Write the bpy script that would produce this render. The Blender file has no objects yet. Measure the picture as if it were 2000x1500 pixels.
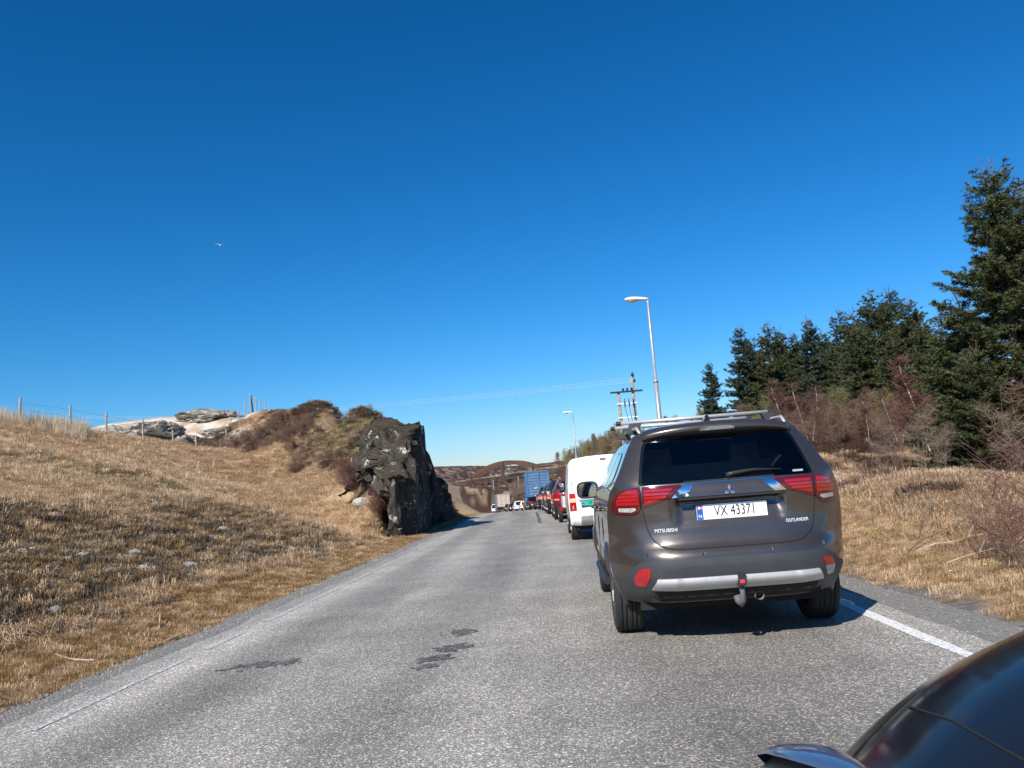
import bpy, bmesh, math, random
import numpy as np
from mathutils import Vector, Matrix, Euler
from mathutils.geometry import delaunay_2d_cdt
from math import radians, sin, cos, pi

random.seed(7)
RNG = np.random.default_rng(11)
S = bpy.context.scene
COL = S.collection

# ------------------------------------------------------------------ camera
FPX = 1650.0                      # focal length in pixels of the 2000 px wide photograph
EYE = np.array([0.0, 0.0, 1.24])
_roll, _pitch, _yaw = radians(4.5), radians(7.05), radians(2.9)
_f = np.array([-sin(_yaw) * cos(_pitch), cos(_yaw) * cos(_pitch), sin(_pitch)])
_r0 = np.array([cos(_yaw), sin(_yaw), 0.0])
_u0 = np.cross(_r0, _f)
_r = _r0 * cos(_roll) - _u0 * sin(_roll)
_u = _u0 * cos(_roll) + _r0 * sin(_roll)


def at(px, py, Y):
    """world point seen at photograph pixel (px, py) at forward distance Y"""
    d = _f + _r * (px - 1000) / FPX - _u * (py - 750) / FPX
    return EYE + d * Y / d[1]


cam_data = bpy.data.cameras.new('camera')
cam_data.sensor_width = 36.0
cam_data.lens = 36.0 * FPX / 2000.0
cam_data.clip_start = 0.05
cam_data.clip_end = 12000
cam = bpy.data.objects.new('camera', cam_data)
COL.objects.link(cam)
cam.matrix_world = Matrix(((_r[0], _u[0], -_f[0], EYE[0]), (_r[1], _u[1], -_f[1], EYE[1]),
                           (_r[2], _u[2], -_f[2], EYE[2]), (0, 0, 0, 1)))
S.camera = cam

# ------------------------------------------------------------------ light
SUN_EL, SUN_AZ = radians(40.0), radians(27.0)      # light travels forward and to the right
world = bpy.data.worlds.new('World')
S.world = world
world.use_nodes = True
wn = world.node_tree
for n in list(wn.nodes):
    wn.nodes.remove(n)
sky = wn.nodes.new('ShaderNodeTexSky')
sky.sky_type = 'NISHITA'
sky.sun_disc = False
sky.sun_elevation = SUN_EL
sky.sun_rotation = radians(180) + SUN_AZ
sky.altitude = 0
sky.air_density = 1.0
sky.dust_density = 0.3
sky.ozone_density = 2.5
hsv = wn.nodes.new('ShaderNodeHueSaturation')
hsv.inputs['Saturation'].default_value = 1.28
hsv.inputs['Hue'].default_value = 0.495
bg = wn.nodes.new('ShaderNodeBackground')
bg.inputs['Strength'].default_value = 0.11
wo = wn.nodes.new('ShaderNodeOutputWorld')
wn.links.new(sky.outputs[0], hsv.inputs['Color'])
# the photograph's strong blue: one gentle contrast curve per channel, the same all over the sky
_sp = wn.nodes.new('ShaderNodeSeparateColor')
_cb = wn.nodes.new('ShaderNodeCombineColor')
wn.links.new(hsv.outputs[0], _sp.inputs[0])
for _i, (_g, _kk) in enumerate(((.66, .74), (.17, .735), (.24, 1.02))):
    _m0 = wn.nodes.new('ShaderNodeMath'); _m0.operation = 'MULTIPLY'; _m0.inputs[1].default_value = .105
    _m1 = wn.nodes.new('ShaderNodeMath'); _m1.operation = 'POWER'; _m1.inputs[1].default_value = _g
    _m2 = wn.nodes.new('ShaderNodeMath'); _m2.operation = 'MINIMUM'; _m2.inputs[1].default_value = 1.0
    _m3 = wn.nodes.new('ShaderNodeMath'); _m3.operation = 'MULTIPLY'
    _m4 = wn.nodes.new('ShaderNodeMath'); _m4.operation = 'MULTIPLY'; _m4.inputs[1].default_value = _kk
    wn.links.new(_sp.outputs[_i], _m0.inputs[0])
    wn.links.new(_m0.outputs[0], _m1.inputs[0])
    wn.links.new(_m1.outputs[0], _m2.inputs[0])
    wn.links.new(_m2.outputs[0], _m3.inputs[0])
    wn.links.new(_sp.outputs[_i], _m3.inputs[1])
    wn.links.new(_m3.outputs[0], _m4.inputs[0])
    wn.links.new(_m4.outputs[0], _cb.inputs[_i])
wn.links.new(_cb.outputs[0], bg.inputs['Color'])
wn.links.new(bg.outputs[0], wo.inputs['Surface'])

sun_data = bpy.data.lights.new('sun', 'SUN')
sun_data.energy = 4.9
sun_data.angle = radians(0.5)
sun_data.color = (1.0, 0.94, 0.85)
sun = bpy.data.objects.new('sun', sun_data)
COL.objects.link(sun)
_ld = Vector((sin(SUN_AZ) * cos(SUN_EL), cos(SUN_AZ) * cos(SUN_EL), -sin(SUN_EL)))
sun.rotation_euler = _ld.to_track_quat('-Z', 'Y').to_euler()
sun.location = (-20, -30, 40)

S.view_settings.view_transform = 'Standard'
S.view_settings.look = 'None'
S.view_settings.gamma = 1.0
S.view_settings.exposure = 0.4
S.view_settings.use_curve_mapping = False
S.cycles.max_bounces = 6
S.cycles.diffuse_bounces = 2
S.cycles.glossy_bounces = 3
S.cycles.transparent_max_bounces = 12
S.cycles.use_denoising = True


# ------------------------------------------------------------------ helpers
def link(o, parent=None):
    COL.objects.link(o)
    if parent is not None:
        o.parent = parent
    return o


def tag(o, label=None, cat=None, group=None, kind=None):
    for k, v in (('label', label), ('category', cat), ('group', group), ('kind', kind)):
        if v:
            o[k] = v
    return o


def empty(name, loc=(0, 0, 0), rz=0.0, label=None, cat=None, group=None, rx=0.0):
    o = bpy.data.objects.new(name, None)
    o.empty_display_size = 0.3
    link(o)
    o.location = loc
    o.rotation_euler = (rx, 0, rz)
    return tag(o, label, cat, group)


def mesh(name, verts, faces, mat=None, smooth=False, mats=None, midx=None):
    me = bpy.data.meshes.new(name)
    v = np.asarray(verts, dtype=np.float32)
    if isinstance(faces, np.ndarray):
        n, k = faces.shape
        me.vertices.add(len(v))
        me.vertices.foreach_set('co', v.ravel())
        me.loops.add(n * k)
        me.loops.foreach_set('vertex_index', faces.astype(np.int32).ravel())
        me.polygons.add(n)
        me.polygons.foreach_set('loop_start', np.arange(0, n * k, k, dtype=np.int32))
        me.polygons.foreach_set('loop_total', np.full(n, k, dtype=np.int32))
        if smooth:
            me.polygons.foreach_set('use_smooth', np.ones(n, dtype=bool))
        if midx is not None:
            me.polygons.foreach_set('material_index', np.asarray(midx, dtype=np.int32))
        me.update(calc_edges=True)
    else:
        me.from_pydata([tuple(map(float, p)) for p in v], [], faces)
        if smooth:
            for p in me.polygons:
                p.use_smooth = True
        if midx is not None:
            for p, i in zip(me.polygons, midx):
                p.material_index = int(i)
        me.update()
    for m in (mats or ([mat] if mat else [])):
        me.materials.append(m)
    return me


def obj(name, me, parent=None, loc=None, **kw):
    o = bpy.data.objects.new(name, me)
    link(o, parent)
    if loc is not None:
        o.location = loc
    return tag(o, **kw)


def copy_tree(o, parent=None):
    c = o.copy()
    COL.objects.link(c)
    c.parent = parent
    for ch in list(o.children):
        copy_tree(ch, c)
    return c


class MB:
    """collects shapes into one mesh"""

    def __init__(self):
        self.v, self.f, self.m = [], [], []

    def add(self, vs, fs, mi=0):
        b = len(self.v)
        self.v.extend([tuple(map(float, p)) for p in vs])
        self.f.extend([tuple(i + b for i in q) for q in fs])
        self.m.extend([mi] * len(fs))
        return self

    def box(self, c, s, rz=0.0, mi=0, taper=1.0):
        x, y, z = s[0] / 2, s[1] / 2, s[2] / 2
        vs = []
        for sz, t in ((-1, 1.0), (1, taper)):
            for sx, sy in ((-1, -1), (1, -1), (1, 1), (-1, 1)):
                px, py = sx * x * t, sy * y * t
                vs.append((c[0] + px * cos(rz) - py * sin(rz), c[1] + px * sin(rz) + py * cos(rz), c[2] + sz * z))
        return self.add(vs, [(3, 2, 1, 0), (4, 5, 6, 7), (0, 1, 5, 4), (1, 2, 6, 5), (2, 3, 7, 6), (3, 0, 4, 7)], mi)

    def tube(self, pts, rad, n=8, mi=0, cap=True):
        pts = [Vector(p) for p in pts]
        rads = rad if isinstance(rad, (list, tuple)) else [rad] * len(pts)
        vs, fs = [], []
        ref = None
        for i, p in enumerate(pts):
            d = (pts[min(i + 1, len(pts) - 1)] - pts[max(i - 1, 0)]).normalized()
            if ref is None:
                ref = Vector((0, 0, 1)) if abs(d.z) < 0.9 else Vector((1, 0, 0))
            a = d.cross(ref).normalized()
            b = d.cross(a).normalized()
            ref = -b if False else ref
            for k in range(n):
                t = 2 * pi * k / n
                vs.append(p + a * cos(t) * rads[i] + b * sin(t) * rads[i])
        for i in range(len(pts) - 1):
            for k in range(n):
                k2 = (k + 1) % n
                fs.append((i * n + k, i * n + k2, (i + 1) * n + k2, (i + 1) * n + k))
        if cap:
            fs.append(tuple(range(n))[::-1])
            e = (len(pts) - 1) * n
            fs.append(tuple(range(e, e + n)))
        return self.add(vs, fs, mi)

    def lathe(self, prof, c, axis='x', n=24, mi=0):
        """prof: (radius, offset along the axis)"""
        vs, fs = [], []
        for r, o in prof:
            for k in range(n):
                t = 2 * pi * k / n
                p = {'x': (o, r * cos(t), r * sin(t)), 'y': (r * cos(t), o, r * sin(t)), 'z': (r * cos(t), r * sin(t), o)}[axis]
                vs.append((c[0] + p[0], c[1] + p[1], c[2] + p[2]))
        for i in range(len(prof) - 1):
            for k in range(n):
                k2 = (k + 1) % n
                fs.append((i * n + k, i * n + k2, (i + 1) * n + k2, (i + 1) * n + k))
        return self.add(vs, fs, mi)

    def build(self, name, mat, parent=None, smooth=False, loc=None, **kw):
        mats = mat if isinstance(mat, (list, tuple)) else [mat]
        me = mesh(name, self.v, self.f, smooth=smooth, mats=mats, midx=self.m)
        return obj(name, me, parent, loc, **kw)


# ---- noise in numpy
def _hash(ix, iy, iz, seed):
    h = (ix * 374761393 + iy * 668265263 + iz * 2147483647 + seed * 144665) & 0xFFFFFFFF
    h = ((h ^ (h >> 13)) * 1274126177) & 0xFFFFFFFF
    h = ((h ^ (h >> 16)) * 2246822519) & 0xFFFFFFFF
    return ((h ^ (h >> 15)) & 0xFFFF) / 65535.0


def vnoise(p, seed=0):
    p = np.asarray(p, dtype=float)
    i = np.floor(p).astype(np.int64)
    f = p - i
    f = f * f * (3 - 2 * f)
    out = 0
    for dx in (0, 1):
        wx = f[..., 0] if dx else 1 - f[..., 0]
        for dy in (0, 1):
            wy = f[..., 1] if dy else 1 - f[..., 1]
            for dz in (0, 1):
                wz = f[..., 2] if dz else 1 - f[..., 2]
                out = out + wx * wy * wz * _hash(i[..., 0] + dx, i[..., 1] + dy, i[..., 2] + dz, seed)
    return out


def fbm(p, octv=4, seed=0, gain=0.5):
    p = np.asarray(p, dtype=float)
    a, s, t = 1.0, 0.0, 0.0
    for o in range(octv):
        s = s + a * vnoise(p * (2.03 ** o) + 17.3 * o, seed + o)
        t += a
        a *= gain
    return s / t


def facets(p, seed=0, tilt=.8):
    """broken-rock relief: every cell of a random mosaic is a flat facet with its own height and slope"""
    p = np.asarray(p, dtype=float)
    i0 = np.floor(p).astype(np.int64)
    best = np.full(p.shape[:-1], 1e9)
    out = np.zeros(p.shape[:-1])
    for dx in (-1, 0, 1):
        for dy in (-1, 0, 1):
            for dz in (-1, 0, 1):
                c = i0 + np.array([dx, dy, dz])
                h = [_hash(c[..., 0], c[..., 1], c[..., 2], seed + k) for k in range(7)]
                v = p - (c + np.stack(h[:3], -1))
                d = (v ** 2).sum(-1)
                val = (h[3] - .5) + tilt * (v * (np.stack(h[4:7], -1) - .5)).sum(-1)
                m = d < best
                out = np.where(m, val, out)
                best = np.where(m, d, best)
    return out


def n2(x, y, sc, octv=4, seed=0):
    return fbm(np.stack([np.asarray(x) * sc, np.asarray(y) * sc, np.zeros_like(np.asarray(x, dtype=float))], -1), octv, seed)


def sstep(a, b, x):
    t = np.clip((np.asarray(x, dtype=float) - a) / (b - a), 0, 1)
    return t * t * (3 - 2 * t)


# ---- materials
def newmat(name):
    m = bpy.data.materials.new(name)
    m.use_nodes = True
    nt = m.node_tree
    return m, nt, nt.nodes['Principled BSDF']


def N(nt, typ, **kw):
    n = nt.nodes.new(typ)
    for k, v in kw.items():
        if k in n.inputs:
            n.inputs[k].default_value = v
        else:
            setattr(n, k, v)
    return n


def mat(name, col, rough=0.6, metal=0.0, var=0.0, scale=8.0, coat=0.0, bump=0.0, bscale=60.0, spec=0.5, alpha=None, emit=None, dirt=0.0):
    m, nt, b = newmat(name)
    b.inputs['Base Color'].default_value = (*col, 1)
    b.inputs['Roughness'].default_value = rough
    b.inputs['Metallic'].default_value = metal
    b.inputs['Coat Weight'].default_value = coat
    b.inputs['Coat Roughness'].default_value = 0.04
    b.inputs['Specular IOR Level'].default_value = spec
    tc = N(nt, 'ShaderNodeTexCoord')
    if var > 0:
        no = N(nt, 'ShaderNodeTexNoise', Scale=scale, Detail=5.0, Roughness=0.6)
        nt.links.new(tc.outputs['Object'], no.inputs['Vector'])
        mx = N(nt, 'ShaderNodeMix', data_type='RGBA')
        mx.inputs['A'].default_value = (*[c * (1 - var) for c in col], 1)
        mx.inputs['B'].default_value = (*[min(1, c * (1 + var)) for c in col], 1)
        cr = N(nt, 'ShaderNodeMapRange')
        cr.inputs['From Min'].default_value = 0.3
        cr.inputs['From Max'].default_value = 0.7
        nt.links.new(no.outputs['Fac'], cr.inputs['Value'])
        nt.links.new(cr.outputs[0], mx.inputs['Factor'])
        nt.links.new(mx.outputs['Result'], b.inputs['Base Color'])
        if dirt:
            mr = N(nt, 'ShaderNodeMapRange')
            mr.inputs['To Min'].default_value = max(0.02, rough - dirt)
            mr.inputs['To Max'].default_value = rough + dirt
            nt.links.new(no.outputs['Fac'], mr.inputs['Value'])
            nt.links.new(mr.outputs[0], b.inputs['Roughness'])
    if bump > 0:
        nb = N(nt, 'ShaderNodeTexNoise', Scale=bscale, Detail=4.0)
        nt.links.new(tc.outputs['Object'], nb.inputs['Vector'])
        bp = N(nt, 'ShaderNodeBump', Strength=bump, Distance=0.02)
        nt.links.new(nb.outputs['Fac'], bp.inputs['Height'])
        nt.links.new(bp.outputs[0], b.inputs['Normal'])
    if emit:
        b.inputs['Emission Color'].default_value = (*emit[0], 1)
        b.inputs['Emission Strength'].default_value = emit[1]
    return m


def leafmat(name, c1, c2, rough=0.7, transl=0.25):
    """thin dry or green blades: colour varies from blade to blade"""
    m, nt, b = newmat(name)
    geo = N(nt, 'ShaderNodeNewGeometry')
    oi = N(nt, 'ShaderNodeObjectInfo')
    ad = N(nt, 'ShaderNodeMath', operation='ADD')
    fr = N(nt, 'ShaderNodeMath', operation='FRACT')
    nt.links.new(geo.outputs['Random Per Island'], ad.inputs[0])
    nt.links.new(oi.outputs['Random'], ad.inputs[1])
    nt.links.new(ad.outputs[0], fr.inputs[0])
    mx = N(nt, 'ShaderNodeMix', data_type='RGBA')
    mx.inputs['A'].default_value = (*c1, 1)
    mx.inputs['B'].default_value = (*c2, 1)
    nt.links.new(fr.outputs[0], mx.inputs['Factor'])
    nt.links.new(mx.outputs['Result'], b.inputs['Base Color'])
    b.inputs['Roughness'].default_value = rough
    b.inputs['Specular IOR Level'].default_value = 0.25
    if transl:
        tr = N(nt, 'ShaderNodeBsdfTranslucent')
        nt.links.new(mx.outputs['Result'], tr.inputs['Color'])
        ms = N(nt, 'ShaderNodeMixShader')
        ms.inputs[0].default_value = transl
        out = nt.nodes['Material Output']
        nt.links.new(b.outputs[0], ms.inputs[1])
        nt.links.new(tr.outputs[0], ms.inputs[2])
        nt.links.new(ms.outputs[0], out.inputs['Surface'])
    return m


def instancer(name, pts, rot, scl, idx, protos, label=None, cat=None):
    """one object of 'stuff': protos instanced on points by geometry nodes"""
    coll = bpy.data.collections.new(name + '_kit')
    for i, p in enumerate(protos):
        o = bpy.data.objects.new('%s_kit_%02d' % (name, i), p)
        coll.objects.link(o)
    me = bpy.data.meshes.new(name)
    me.vertices.add(len(pts))
    me.vertices.foreach_set('co', np.asarray(pts, dtype=np.float32).ravel())
    a = me.attributes.new('rot', 'FLOAT_VECTOR', 'POINT')
    a.data.foreach_set('vector', np.asarray(rot, dtype=np.float32).ravel())
    a = me.attributes.new('scl', 'FLOAT', 'POINT')
    a.data.foreach_set('value', np.asarray(scl, dtype=np.float32))
    a = me.attributes.new('idx', 'INT', 'POINT')
    a.data.foreach_set('value', np.asarray(idx, dtype=np.int32))
    for p in protos:
        for m in p.materials:
            if m.name not in [q.name for q in me.materials]:
                me.materials.append(m)
    o = obj(name, me, kind='stuff', label=label, cat=cat)
    ng = bpy.data.node_groups.new(name + '_nodes', 'GeometryNodeTree')
    ng.interface.new_socket('Geometry', in_out='INPUT', socket_type='NodeSocketGeometry')
    ng.interface.new_socket('Geometry', in_out='OUTPUT', socket_type='NodeSocketGeometry')
    gi, go = ng.nodes.new('NodeGroupInput'), ng.nodes.new('NodeGroupOutput')
    ip = ng.nodes.new('GeometryNodeInstanceOnPoints')
    ci = ng.nodes.new('GeometryNodeCollectionInfo')
    ci.inputs['Collection'].default_value = coll
    ci.inputs['Separate Children'].default_value = True
    ci.inputs['Reset Children'].default_value = True
    ip.inputs['Pick Instance'].default_value = True

    def attr(nm, typ):
        n = ng.nodes.new('GeometryNodeInputNamedAttribute')
        n.data_type = typ
        n.inputs['Name'].default_value = nm
        return n.outputs['Attribute']
    L = ng.links.new
    L(gi.outputs[0], ip.inputs['Points'])
    L(ci.outputs[0], ip.inputs['Instance'])
    L(attr('idx', 'INT'), ip.inputs['Instance Index'])
    L(attr('rot', 'FLOAT_VECTOR'), ip.inputs['Rotation'])
    L(attr('scl', 'FLOAT'), ip.inputs['Scale'])
    L(ip.outputs[0], go.inputs[0])
    md = o.modifiers.new('scatter', 'NODES')
    md.node_group = ng
    return o
# ------------------------------------------------------------------ the lie of the land
_ty = np.linspace(-80, 460, 1081)
_tx = np.interp(_ty, [-80, 0, 10, 20, 30, 40, 60, 80, 94, 120, 150, 170, 200, 260, 330, 460],
                [0, 0, -.02, -.15, -.42, -.95, -2.1, -3.3, -4.3, -6.9, -10.6, -13.4, -18.5, -31, -47, -82])
_k = np.exp(-0.5 * (np.arange(-24, 25) / 9.0) ** 2)
_k /= _k.sum()
_tx = np.convolve(np.pad(_tx, 24, mode='edge'), _k, mode='valid')


def disp(y):
    return np.interp(y, _ty, _tx)


def roadz(y):
    y = np.asarray(y, dtype=float)
    a = np.where(y < 30, 0.0, -0.00037 * (np.minimum(y, 66) - 30) ** 2)
    b = np.where(y > 66, -0.0275 * (np.minimum(y, 215) - 66), 0.0)
    return a + b


def heading(y):
    return math.atan2(-(float(disp(y + 1)) - float(disp(y - 1))) / 2, 1.0)


CT = []
for y in (-70, -40, -20, -8, 0, 4, 8, 12, 16, 20):
    CT += [(-4.7, y, .04), (-8, y, .92), (-13, y, 2.3), (-19, y, 4.1), (-25, y, 5.9), (-33, y, 5.9), (-60, y, 5), (-110, y, 4)]
for y in (-70, -40, -20, -8, 0, 4, 7):
    CT += [(3.4, y, 0), (6, y, .15), (12, y, .35), (25, y, 1.0), (60, y, 2.5), (110, y, 3)]
CT += [(-4.7, 23, .05), (-4.8, 24.5, .08), (-8, 24, 1.0), (-13, 27, 2.3), (-19, 30, 4.0)]
_px = [  # photograph pixel and distance of points on the ground
    (38, 832, 38), (137, 848, 42), (207, 852, 46), (279, 860, 50), (338, 873, 53), (383, 880, 56), (430, 891, 59), (467, 896, 60),
    (500, 903, 57), (560, 893, 50), (620, 905, 44), (560, 960, 35), (600, 930, 40), (640, 985, 31.8), (690, 1000, 29.8), (720, 1012, 28.5), (760, 1037, 26.5),
    (720, 960, 31), (705, 945, 30), (760, 935, 28.5),
    (690, 900, 36), (650, 860, 47), (600, 855, 51), (540, 850, 57), (470, 850, 62),
    (780, 872, 29.5), (800, 855, 31), (828, 848, 31.5), (800, 828, 34), (760, 814, 38), (700, 801, 45), (650, 800, 53), (610, 801, 57), (580, 803, 60),
    (540, 806, 63), (489, 806, 66), (450, 818, 70), (415, 815, 76), (350, 822, 76), (270, 820, 72), (200, 835, 70), (185, 846, 66),
    (300, 862, 62), (400, 868, 66),
    (846, 886, 33.5), (865, 900, 35.5), (880, 912, 37), (900, 932, 39.5), (912, 955, 41.5), (924, 1002, 43),
    (927, 968, 95), (945, 975, 110), (927, 968, 130), (950, 982, 150), (940, 975, 180),
    (920, 955, 230), (945, 955, 240), (985, 965, 235), (925, 945, 275), (960, 945, 285), (1000, 945, 290), (1050, 938, 300), (1100, 930, 300),
    (920, 938, 330), (950, 934, 345), (985, 930, 350), (1035, 928, 350), (1090, 926, 340), (1150, 924, 330),
    (1040, 965, 180), (1070, 945, 150), (1085, 935, 115), (1110, 905, 95), (1150, 893, 88), (1200, 888, 82), (1260, 880, 75), (1330, 870, 66),
    (1420, 862, 55), (1500, 856, 46), (1560, 850, 41), (1620, 858, 36), (1650, 862, 33), (1720, 868, 31), (1790, 872, 30), (1850, 880, 28),
    (1620, 905, 24), (1660, 935, 17), (1720, 932, 15.5), (1790, 938, 13.2), (1860, 943, 13), (1930, 955, 13), (1990, 962, 13.5), (2100, 970, 14),
    (1640, 960, 15), (1700, 1000, 12.4), (1800, 1010, 10.8), (1900, 1010, 10.6), (1700, 1050, 11.3), (1800, 1100, 9.6), (1990, 1050, 10), (1990, 1130, 7.6),
    (1890, 960, 22), (1990, 965, 23)]
for q in _px:
    CT.append(tuple(at(*q)))
CT += [(-30, 110, 6), (-40, 160, 7), (-60, 220, 8), (-60, 100, 8), (-100, 90, 8), (-130, 160, 10), (-110, 260, 12), (-45, 60, 8), (-70, 50, 6),
       (-60, 340, 14), (-140, 360, 20), (20, 340, 12), (80, 340, 16), (30, 200, 6), (60, 150, 8), (30, 120, 5.5), (60, 90, 6), (40, 60, 4.2), (60, 40, 4),
       (30, 40, 2.8), (24, 28, 1.6), (110, 60, 7), (120, 200, 14), (0, 440, 12), (-100, 440, 18), (100, 440, 18), (3.4, 60, -.3), (1, 110, -1.4), (-2, 140, -2.2)]
for y in (47, 52, 58, 65, 75, 85):
    CT.append((float(disp(y)) - 6.5, y, float(roadz(y)) + .3))
    CT.append((float(disp(y)) - 10, y, float(roadz(y)) + 1.0))
for y in (52, 70, 90, 120, 150):
    CT.append((float(disp(y)) - 4.8, y, float(roadz(y)) + .1))
    CT.append((float(disp(y)) + 4.0, y, float(roadz(y)) + .1))
CT = np.array(CT)


def _phi(d2):
    return np.sqrt(d2 + 3.0 ** 2 * 0.3)


_A = _phi(((CT[:, None, :2] - CT[None, :, :2]) ** 2).sum(-1))
_n = len(CT)
_M = np.zeros((_n + 1, _n + 1))
_M[:_n, :_n] = _A - np.eye(_n) * 0.06
_M[:_n, _n] = 1
_M[_n, :_n] = 1
_w = np.linalg.solve(_M, np.append(CT[:, 2], 0))


def upper(x, y):
    sh = np.shape(x)
    P = np.stack([np.ravel(x), np.ravel(y)], -1)
    out = np.empty(len(P))
    for i in range(0, len(P), 20000):
        q = P[i:i + 20000]
        d2 = ((q[:, None, :] - CT[None, :, :2]) ** 2).sum(-1)
        out[i:i + 20000] = _phi(d2) @ _w[:_n] + _w[_n]
    return out.reshape(sh)


def ground(x, y):
    x = np.asarray(x, dtype=float)
    y = np.asarray(y, dtype=float)
    s = x - disp(y)
    u = upper(x, y)
    amp = sstep(4, 9, np.abs(s + .4)) * .22 + .05
    u = u + (n2(x, y, .45, 4, 3) - .5) * 2 * amp + (n2(x, y, 2.2, 3, 9) - .5) * .10 * (sstep(3.5, 5, np.abs(s)))
    far = sstep(60, 140, y)
    u = u + far * (n2(x, y, .07, 5, 21) - .5) * 3.0 * sstep(5, 25, np.abs(s))
    wl = sstep(-3.92, -4.75 - 5.0 * sstep(46, 54, y), s)
    # beside the rock wall the hill starts behind the wall's face
    xc = np.interp(y, [25.0, 26.4, 28, 31, 33.4, 36, 39.5, 41, 43, 45], [-4.6, -5.35, -5.5, -5.5, -6.2, -5.6, -5.2, -5.1, -5.6, -5.2])
    wc = sstep(xc - .45, xc - 1.25, x)
    inz = sstep(24.6, 26.2, y) * sstep(45.0, 43.0, y)
    wl = wl * (1 - inz) + wc * inz
    wr = sstep(3.05, 4.1, s)
    w = np.where(s < 0, wl, wr)
    w = np.where(y > 215, np.maximum(w, sstep(215, 245, y)), w)
    base = roadz(y) - 0.035 + (n2(x, y, 3.0, 3, 5) - .5) * .03 * sstep(3.0, 3.3, np.abs(s + .45))
    return base * (1 - w) + u * w


def gz(x, y):
    return float(ground(np.array([float(x)]), np.array([float(y)]))[0])


# colour zones of the ground (real colours of what grows or lies there)
TAN = np.array([.44, .31, .185])
ORANGE = np.array([.27, .165, .065])
DARK = np.array([.085, .07, .052])
HEATH = np.array([.062, .036, .028])
OLIVE = np.array([.12, .11, .045])
WROCK = np.array([.62, .57, .49])
GRAV = np.array([.20, .19, .175])
BROWN = np.array([.20, .15, .105])


def zones(x, y):
    s = x - disp(y)
    n1 = n2(x, y, .22, 4, 31)
    nb = n2(x, y, .9, 4, 41)
    nc = n2(x, y, 3.5, 3, 51)
    w = {}
    left = s < -3
    # dark strip of old heather and bare soil low on the left slope
    d = sstep(-4.9, -5.9, s + (nb - .5) * 1.6) * sstep(-12.0, -8.8, s + (n1 - .5) * 6) * sstep(27, 19, y + (n1 - .5) * 8)
    w['dark'] = np.where(left, d * sstep(.22, .42, nb + .12), 0)
    w['orange'] = np.where(left, sstep(-5.7, -5.0, s + (nb - .5) * 1.2) * .9, sstep(5.0, 4.2, s + (nb - .5)) * .35)
    w['olive'] = np.where(left, sstep(.58, .72, n1) * .5 + sstep(-4.95, -4.6, s) * .5, sstep(.56, .66, nb) * sstep(5, 6.5, s) * .6)
    gr = np.where(left, sstep(-4.22, -3.92, s + (nc - .5) * .5), sstep(3.55, 3.2, s + (nc - .5) * .6))
    w['grav'] = gr * sstep(205, 190, y)
    w['orange'] = w['orange'] * sstep(205, 190, y)
    # heather on the hill to the left and on the rise to the right
    fy = np.interp(s, [-40, -25, -20, -15, -13, -10.4, -9, -7, -5], [60, 57, 53, 47, 43.5, 38.5, 35.5, 30, 26.3])
    up = sstep(-.5, 1.5, y - fy + (nb - .5) * 4)
    hl = (sstep(44, 52, y + (n1 - .5) * 10) * sstep(-33, -25, x) + sstep(27, 32, y) * sstep(-14, -8, x)) * sstep(-6.5, -9.5, s + sstep(44, 75, y) * 5) * up
    w['heath'] = np.where(left, np.clip(hl, 0, 1) * sstep(.40, .52, nb * .6 + n1 * .4), sstep(21, 26, y + (nb - .5) * 9) * sstep(.42, .50, n1 * .4 + nb * .6))
    w['rock'] = np.where(left, sstep(60, 64, y + (nb - .5) * 5) * sstep(-21, -24, x + (nb - .5) * 4) * sstep(90, 80, y) * sstep(.45, .50, nb * .55 + nc * .45),
                         sstep(.68, .72, nb * .5 + nc * .5) * sstep(7, 9, s) * .6)
    cz = sstep(25.5, 29, y + (nb - .5) * 3) * sstep(50, 44, y) * sstep(-15, -10, s + (n1 - .5) * 4) * sstep(-4.4, -5.0, s) * up
    w['heath'] = np.where(left, np.maximum(w['heath'], cz * sstep(.36, .5, nb)), w['heath'])
    w['olive'] = np.where(left, np.maximum(w['olive'], cz * .9), w['olive'])
    w['brown'] = np.where(left, sstep(190, 225, y), sstep(60, 90, y)) * sstep(.3, .5, n1 + .1)
    return w, n1, nb, nc


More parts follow.
